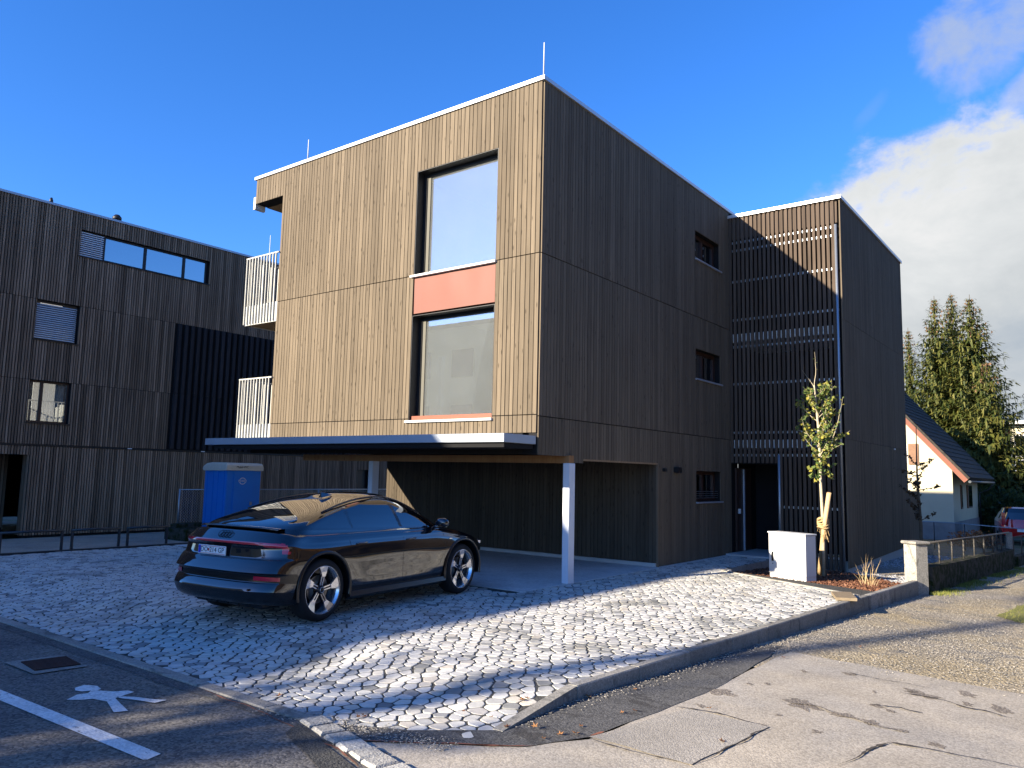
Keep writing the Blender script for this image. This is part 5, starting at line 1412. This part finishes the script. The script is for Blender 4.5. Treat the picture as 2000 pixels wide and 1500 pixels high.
def make_wheel(root, x, side, rimkind=True):
    y = .835*side
    t_ = bpy.data.objects.new('wheel', None); COL.objects.link(t_); t_.parent = root; t_.location = (x, y, WZ); t_.rotation_euler = (0, 0, 0 if side < 0 else math.pi); OFF[t_.name] = Vector((0, 0, 0)); t_.empty_display_size = .1
    # outer side is local -y
    W2 = .128
    mb = MB(); mb.lathe([(.285, -W2+.012), (.30, -W2-.002), (.335, -W2+.0), (.362, -W2+.018), (.376, -W2+.05), (.378, 0), (.376, W2-.05), (.362, W2-.018), (.33, W2), (.285, W2-.01)], 56); mb.build('tyre', M['rubber'], t_, True)
    mb = MB(); mb.lathe([(.286, -W2+.004), (.292, -W2+.003), (.288, -W2+.018), (.272, -W2+.03), (.262, -.02), (.262, W2-.02)], 56); mb.build('rim', M['rimsilver'], t_, True)
    mb = MB(); mb.lathe([(.262, .02), (.0, .02)], 40); mb.lathe([(.19, -.02), (.19, .0), (.05, .0)], 40); mb.build('brake', M['rimdark'], t_, True)
    mb = MB(); mb.lathe([(.17, -.022), (.07, -.022), (.07, -.01)], 40); mb.build('brake_disc', M['brake'], t_, True)
    def spoke_pts(a, pts_): 
        ca_, sa_ = math.cos(a), math.sin(a); return [Vector((r_*ca_-t2*sa_, yy, r_*sa_+t2*ca_)) for r_, t2, yy in pts_]
    for k in range(5):
        a = math.radians(78+72*k)
        yf = -W2+.030
        # slim double arm
        mb = MB()
        for off in (-.014, .016):
            p = spoke_pts(a, [(.045, off-.007, yf+.022), (.045, off+.007, yf+.022), (.19, off*1.3+.007+.014, yf+.004), (.19, off*1.3-.007+.014, yf+.004)])
            b_ = [v+Vector((0, .03, 0)) for v in p]; mb.poly(p+b_, [(0, 1, 2, 3), (0, 4, 5, 1), (3, 2, 6, 7), (0, 3, 7, 4), (1, 5, 6, 2)])
        mb.build('spoke', M['rimsilver'], t_, True)
        mb = MB(); p = spoke_pts(a, [(.045, -.030, yf+.03), (.045, .030, yf+.03), (.20, .045, yf+.012), (.20, -.02, yf+.012)]); b_ = [v+Vector((0, .03, 0)) for v in p]
        mb.poly(p+b_, [(0, 1, 2, 3), (0, 4, 5, 1), (3, 2, 6, 7), (0, 3, 7, 4), (1, 5, 6, 2)]); mb.build('spoke_back', M['rimdark'], t_, True)
        # broad blade at the rim, swept one way
        mb = MB(); p = spoke_pts(a, [(.165, -.018, yf+.0), (.155, .030, yf+.0), (.200, .062, yf-.002), (.270, .122, yf-.012), (.286, .050, yf-.014), (.284, -.016, yf-.013), (.23, -.026, yf-.004)])
        n = len(p); b_ = [v+Vector((0, .03, 0)) for v in p]; mb.poly(p+b_, [tuple(range(n))]+[(i, (i+1) % n, n+(i+1) % n, n+i) for i in range(n)]); mb.build('blade', M['rimsilver'], t_, True)
    mb = MB(); mb.lathe([(.0, -W2+.022), (.034, -W2+.024), (.048, -W2+.034), (.056, -W2+.06)], 24); mb.build('hub_cap', M['rimdark'], t_, True)
    mb = MB(); mb.lathe([(.030, -W2+.020), (.034, -W2+.020), (.034, -W2+.026), (.030, -W2+.026)], 24, closed=True); mb.build('hub_ring', M['rimsilver'], t_, True)
    return t_
ang = math.radians(95.5); ff = Vector((math.cos(ang), math.sin(ang))); rr_ = Vector((math.sin(ang), -math.cos(ang)))
org = Vector((-.18, -4.21)) - rr_*.955 - ff*1.05
# car space: +x forward, +y left
car = thing('car', (org.x, org.y, 0.012), 'glossy black coupe shaped SUV parked with its rear to the street before the carport', 'car', None, ang)
make_car('paint', car)
for s_ in (1, -1):
    for x in (WXR, WXF): make_wheel(car, x, s_)
    # wheel well and arch trim
    for x in (WXR, WXF):
        mb = MB(); P = []; F = []; n = 40
        prof = [(.56*1, .0), (.966, 0), (.986, .006), (.992, .030), (.975, .052)]
        for i in range(n+1):
            a = math.radians(-12+204*i/n)
            for yy, dr_ in prof: P.append((x+math.cos(a)*(AR-.004+dr_), s_*yy, WZ+math.sin(a)*(AR-.004+dr_)))
        m_ = len(prof)
        for i in range(n):
            for k in range(m_-1): q_ = (i*m_+k, i*m_+k+1, (i+1)*m_+k+1, (i+1)*m_+k); F.append(q_ if s_ < 0 else q_[::-1])
        mb.poly(P, F, .5, 0, True); mb.build('wheel_arch', M['trim'], car, True)
        mb = MB(); mb.box(x-.42, x+.42, s_*.50-.01, s_*.50+.01, .2, .8); mb.build('wheel_well', M['core'], car, True)
    # sill
    mb = MB(); mb.poly([(1.50, s_*.90, .20), (3.54, s_*.90, .20), (3.54, s_*.985, .25), (1.50, s_*.985, .25), (1.49, s_*.90, .34), (3.55, s_*.90, .34), (3.55, s_*.970, .31), (1.49, s_*.970, .31)],
                       [(3, 2, 1, 0), (4, 5, 6, 7), (0, 1, 5, 4), (1, 2, 6, 5), (2, 3, 7, 6), (3, 0, 4, 7)]); mb.build('side_sill', M['trim'], car, True)
    # roof rail
    mb = MB(); pts_ = []
    for i in range(23):
        t_ = i/22; x = 1.22+2.0*t_; yt_ = .70-.10*math.sin(math.pi*t_)
        best = min((abs(g_[0]-x)+abs(g_[1]-yt_)*1.2, g_[2], g_[1]) for rw_ in grid[19*SUB:] for g_ in rw_)
        pts_.append([x, s_*best[2], best[1]+.028*min(1, 6*t_, 6*(1-t_))])
    for q_ in range(4):
        pts_ = [pts_[0]]+[[pts_[i][0]]+[(pts_[i-1][j_]+2*pts_[i][j_]+pts_[i+1][j_])/4 for j_ in (1, 2)] for i in range(1, len(pts_)-1)]+[pts_[-1]]
    mb.tube(pts_, .015, 8); mb.build('roof_rail', M['trim'], car, True)
def side_y(x, z):
    best = None
    for r in range(0, len(rows)-1, 1):
        row = grid[r]; j_ = min(range(NR//2, NI-NF//2), key=lambda i: abs(row[i][0]-x)); p = row[j_]
        d_ = abs(p[2]-z)
        if best is None or d_ < best[0]: best = (d_, p[1])
    return best[1]
def seam(pts_, w_=.005, name='door_gap'):
    for s_ in (1, -1):
        mb = MB(); q_ = []
        for i in range(len(pts_)-1):
            n = max(2, int(math.dist(pts_[i], pts_[i+1])/.05))
            for j_ in range(n): t_ = j_/n; q_.append((pts_[i][0]+(pts_[i+1][0]-pts_[i][0])*t_, pts_[i][1]+(pts_[i+1][1]-pts_[i][1])*t_))
        q_.append(pts_[-1]); mb.tube([(x, s_*(side_y(x, z)-.0015), z) for x, z in q_], w_*.6, 4, cap=False); mb.build(name, M['core'], car, True)
seam([(2.56, .34), (2.56, .7), (2.58, 1.0)]); seam([(3.52, .38), (3.52, .8), (3.50, 1.02)]); seam([(1.46, .72), (1.52, .8), (1.50, 1.02)])
for s_ in (1, -1):
    for x in (1.72, 2.74):
        y_ = side_y(x, .915); mb = MB()
        mb.tube([(x-.10, s_*(y_+.004), .915), (x-.07, s_*(y_+.020), .918), (x+.07, s_*(y_+.020), .922), (x+.10, s_*(y_+.004), .922)], .011, 8); mb.build('door_handle', M['paint'], car, True)
    # mirror
    mb = MB(); mb.tube([(3.33, s_*.86, 1.05), (3.33, s_*.99, 1.09)], [.03, .022], 8); mr_ = mb.build('mirror', M['paint'], car, True)
    mb = MB(); P = []; F = []; n = 14
    for j_, (yy, sc) in enumerate(((.93, .35), (.95, .85), (1.02, 1), (1.10, .95), (1.135, .55))):
        for i in range(n): a = 2*math.pi*i/n; P.append((3.345+math.cos(a)*.075*sc, s_*yy, 1.145+math.sin(a)*.078*sc))
    for j_ in range(4):
        for i in range(n): F.append((j_*n+i, j_*n+(i+1) % n, (j_+1)*n+(i+1) % n, (j_+1)*n+i))
    F.append(tuple(range(4*n, 5*n))); mb.poly(P, F, .5, 0, True); mb.build('mirror_housing', M['paint'], mr_, True)
    
    # rear reflector
    mb = MB()
    P = []
    r0 = [p_ for kk, p_ in rows if abs(kk-5.25) < .01][0]; r1 = [p_ for kk, p_ in rows if abs(kk-5.75) < .01][0]
    ii = list(range(int(NR*.42), int(NR*.86))); P = [Vector(ring_pt(r0, i)) for i in ii]+[Vector(ring_pt(r1, i)) for i in ii]
    P = [(p.x-.008, s_*(p.y+.006), p.z) for p in P]; n = len(ii); mb.poly(P, [(i, i+1, n+i+1, n+i) for i in range(n-1)], .5, 0, True); mb.build('reflector', M['taillight'], car, True)
    # fender badge
    y_ = side_y(3.66, .86)+.004
    mb = MB(); mb.box(3.62, 3.70, s_*y_-.002, s_*y_+.002, .86, .872); mb.build('fender_badge', M['rimsilver'], car, True)
    # headlights
    mb = MB(); mb.box(4.70, 4.80, s_*.62-.12, s_*.62+.12, .70, .76, bev=.01); mb.build('headlight', M['rimsilver'], car, True)
# spoiler lip
mb = MB(); P = []; F = []
n = 30
for i in range(n+1):
    v = -1+2*i/n; y_ = v*.72; xb = .37+.10*abs(v)**3.0
    P += [(xb-.035, y_, 1.172-.02*abs(v)**4), (xb+.03, y_, 1.182-.02*abs(v)**4), (xb+.24, y_, 1.152), (xb-.02, y_, 1.152-.02*abs(v)**4)]
for i in range(n):
    for k in range(4): a = i*4+k; b = i*4+(k+1) % 4; F.append((a, b, b+4, a+4))
mb.poly(P, F, .5, 0, True); mb.build('spoiler', M['paint'], car, True)
# diffuser
mb = MB(); mb.box(.34, .7, -.62, .62, .19, .33, bev=.02); mb.build('diffuser', M['trim'], car, True)
for y_ in (-.4, -.2, 0, .2, .4): mb = MB(); mb.box(.325, .36, y_-.006, y_+.006, .20, .26); mb.build('diffuser_fin', M['trim'], car, True)
# emblem: four linked rings
em = MB()
for k in range(4):
    c = Vector((.2265, .09-.056*k, 1.075)); pp = [c+Vector((0, math.cos(2*math.pi*i/20)*.036, math.sin(2*math.pi*i/20)*.036)) for i in range(21)]
    em.tube(pp, .0045, 6, cap=False)
for v_i in range(len(em.v)): x_, y_, z_ = em.v[v_i]; em.v[v_i] = (x_+.875*(z_-1.075), y_, z_)
em.build('emblem', M['core'], car, True)
# number plate
PY = .14
pl = MB(); pl.box(.128, .140, PY-.262, PY+.262, .792, .912, bev=.003); po = pl.build('number_plate', M['plate'], car, True)
mb = MB(); mb.box(.1245, .1275, PY+.215, PY+.255, .800, .904); mb.build('country_band', M['euroblue'], po, True)
mb = MB(); mb.box(.1245, .1275, PY-.255, PY+.213, .802, .807); mb.box(.1245, .1275, PY-.255, PY+.213, .897, .902); mb.build('plate_border', M['redline'], po, True)
ct_ = MB(); mtx = Matrix(((0, 0, -1, 0), (-1, 0, 0, 0), (0, 1, 0, 0), (0, 0, 0, 1)))
text_mesh(ct_, 'DO', .092, Matrix.Translation((.1265, PY+.145, .852)) @ mtx); text_mesh(ct_, '214 GP', .092, Matrix.Translation((.1265, PY-.095, .852)) @ mtx); stuff(ct_.build('plate_lettering', M['plateink'], po, True))
mb = MB(); mb.poly([(.1262, PY+.075, .872), (.1262, PY+.045, .872), (.1262, PY+.045, .847), (.1262, PY+.060, .832), (.1262, PY+.075, .847)], [(0, 1, 2, 3, 4)]); mb.build('crest', M['redline'], po, True)
# (aerial fin)
mb = MB(); mb.poly([(1.86, -.03, 1.53), (1.86, .03, 1.53), (2.08, .02, 1.57), (2.08, -.02, 1.57), (1.88, 0, 1.61), (1.90, 0, 1.61)], [(0, 1, 2, 3), (0, 4, 1), (1, 4, 5, 2), (3, 5, 4, 0), (2, 5, 3)]); mb.build('aerial', M['paint'], car, True)

bpy.context.view_layer.update()
def squash(o):
    if o.name.startswith('wheel') and 'arch' not in o.name and 'well' not in o.name: return
    if o.type == 'MESH' and o.data.users >= 1:
        for v in o.data.vertices:
            if v.co.z > .78: v.co.z = .78+(v.co.z-.78)*.905
            if v.co.x < .55: v.co.y *= 1-.035*smooth((.55-v.co.x)/.55); 
            if v.co.x < .9: v.co.x += .115*(1-smooth(v.co.x/.9))*1.0
    for c in o.children: squash(c)
for c in car.children: squash(c)

# red car parked down the lane (compact hatchback seen from behind)
rc0 = at_y(1974, 1062, 31)
rcar = thing('car', (4.75, 27.2, lane_z(5, 28)), 'small red hatchback parked at the far end of the lane', 'car', None, math.radians(100))
def hatch(root):
    sec = [(.30, .05, .74), (.45, .0, .80), (.62, -.02, .83), (.85, .04, .83), (.98, .08, .80), (1.25, .22, .68), (1.42, .36, .60), (1.47, .55, .52)]
    L = 3.9; mb = MB(); gl = MB(); n = 24; ringp = []
    for z, xo, W in sec:
        xf = L-(.0 if z < .8 else (z-.8)*2.6); pts_ = []
        for i in range(n*2):
            a = 2*math.pi*i/(n*2); cx_ = (xo+xf)/2; hx = (xf-xo)/2; e = .45
            ca_, sa_ = math.cos(a), math.sin(a); pts_.append((cx_-hx*math.copysign(abs(ca_)**e, ca_), W*math.copysign(abs(sa_)**e, sa_), z))
        ringp.append(pts_)
    for r in range(len(sec)-1):
        P = ringp[r]+ringp[r+1]; m_ = n*2
        tgt = gl if r in (4, 5) else mb
        tgt.poly(P, [(i, (i+1) % m_, m_+(i+1) % m_, m_+i) for i in range(m_)], .5, 0, True)
    mb.poly(ringp[-1], [tuple(range(n*2))]); mb.build('body', M['redpaint'], root, True); gl.build('windows', M['carglass'], root, True)
    for s_ in (1, -1):
        t2 = MB(); t2.box(.02, .16, s_*.70-.07, s_*.70+.07, .75, 1.25, bev=.02); t2.build('tail_light', M['taillight'], root, True)
        for x in (.75, 3.15):
            wh = MB(); wh.lathe([(.0, -.08), (.2, -.09), (.30, -.08), (.31, 0), (.30, .08), (.0, .08)], 24); wo = wh.build('wheel', M['rubber'], root, True); wo.location = (x, s_*.74, .31)
    mb = MB(); mb.box(-.04, -.02, -.25, .25, .5, .61); mb.build('number_plate', M['plate'], root, True)
hatch(rcar)

# ------------------------------------------------------------------ off-frame surroundings (in panes, paint and shadows), plus added light blockers
AH = 10.0; AX = -9.1; AYE = -20.3
ab = thing('apartment_building', (AX-12, AYE, 0), 'beige block across the street, mirrored in the lower big window', 'building')
mb = MB(); mb.box(-38, AX, AYE-16, AYE, -.2, AH-.25); mb.build('wall', plain('beige_render', (.70, .53, .33), .9, .2, 0, .1, 1), ab)
mb = MB(); mb.box(-38.3, AX, AYE-16.3, AYE+.0, AH-.25, AH); mb.build('roof', M['socle'], ab)
for z0 in (1.0, 4.0, 7.0):
    x = -36
    while x < -11: mb = MB(); mb.box(x, x+1.5, AYE, AYE+.03, z0, z0+1.5); wo = mb.build('window', M['socle'], ab); x += 3.1
def broadleaf(x, y, z, h, cr_, label, seed, z0f=.35, n=5200, lm='autumn', ls=.16):
    random.seed(seed); global br, lf
    t_ = thing('autumn_tree', (x, y, z), label, 'tree'); mb = MB(); mb.tube([(x, y, z-.2), (x+.1, y, z+h*.35), (x, y, z+h*.8)], [.22, .17, .05], 8); mb.build('trunk', M['bark'], t_)
    br = MB(); lf = MB(); nb = 46
    for k in range(nb):
        q_ = z+h*U(z0f, .85); a = U(0, 6.28); L = cr_*U(.5, 1.1)*(1-.4*(q_-z)/h)
        pts_ = twig(Vector((x, y, q_)), Vector((math.cos(a), math.sin(a), U(.2, .9))), L, .032, int(n/nb*.5), ls)
        for j_ in range(3): twig(pts_[2+j_], Vector((math.cos(a+U(-1, 1)), math.sin(a+U(-1, 1)), U(0, .9))), L*.5, .025, int(n/nb*.17), ls)
    stuff(br.build('branches', M['bark'], t_)); stuff(lf.build('foliage', M[lm], t_))
broadleaf(-4.6, -24.5, -.1, 8.0, 2.5, 'sparse autumn tree across the street casting branch shadows', 5, .56, 1000)
broadleaf(17, -5, -.3, 9, 3.6, 'orange autumn tree east of the lane, nearer the street', 6)
broadleaf(17, 3, -.4, 8, 3.4, 'orange autumn tree east of the lane, second from the street', 8)
broadleaf(17, 10, -.4, 9, 3.6, 'orange autumn tree east of the lane, third from the street', 10)
broadleaf(19, 18, -.4, 10, 4, 'tall autumn tree at the back of the eastern plot', 9)
random.seed(3)
tt = thing('autumn_tree', (-10.6, -40, -.1), 'unseen tall tree added behind the beige block to shade the lane', 'tree')  # added out of view; crown placed so its shadow falls on the far lane
mb = MB(); mb.tube([(-10.6, -40, -.2), (-10.5, -40, 10), (-10.6, -40, 19)], [.35, .25, .10], 8); mb.build('trunk', M['bark'], tt)
lf = MB()
for k in range(6000):
    v = Vector((random.gauss(0, 1), random.gauss(0, 1), random.gauss(0, 1))).normalized()*(R()**.4)
    leafblade(lf, Vector((-11.7+v.x*2.3, -40+v.y*2.4, 22.0+v.z*2.3)), Vector((U(-1, 1), U(-1, 1), U(-1, 1))), U(.25, .5))
for k in range(9000):
    v = Vector((random.gauss(0, 1), random.gauss(0, 1), random.gauss(0, 1))).normalized()*(R()**.4)
    leafblade(lf, Vector((-10.4+v.x*2.7, -40+v.y*2.7, 20.0+v.z*2.8)), Vector((U(-1, 1), U(-1, 1), U(-1, 1))), U(.25, .5))
stuff(lf.build('foliage', M['autumn'], tt))
eh = thing('apartment_building', (26, -9, -.4), 'unseen dark block added east of the lane to hold back sky light', 'building')  # added out of view, raised to cut low sky light on the side wall
mb = MB(); mb.box(22, 34, -12, 34, -.6, 12); mb.build('wall', M['batten'], eh)
mb = MB(); mb.box(21.6, 34.4, -12.4, 34.4, 12, 12.25); mb.build('roof', M['socle'], eh)
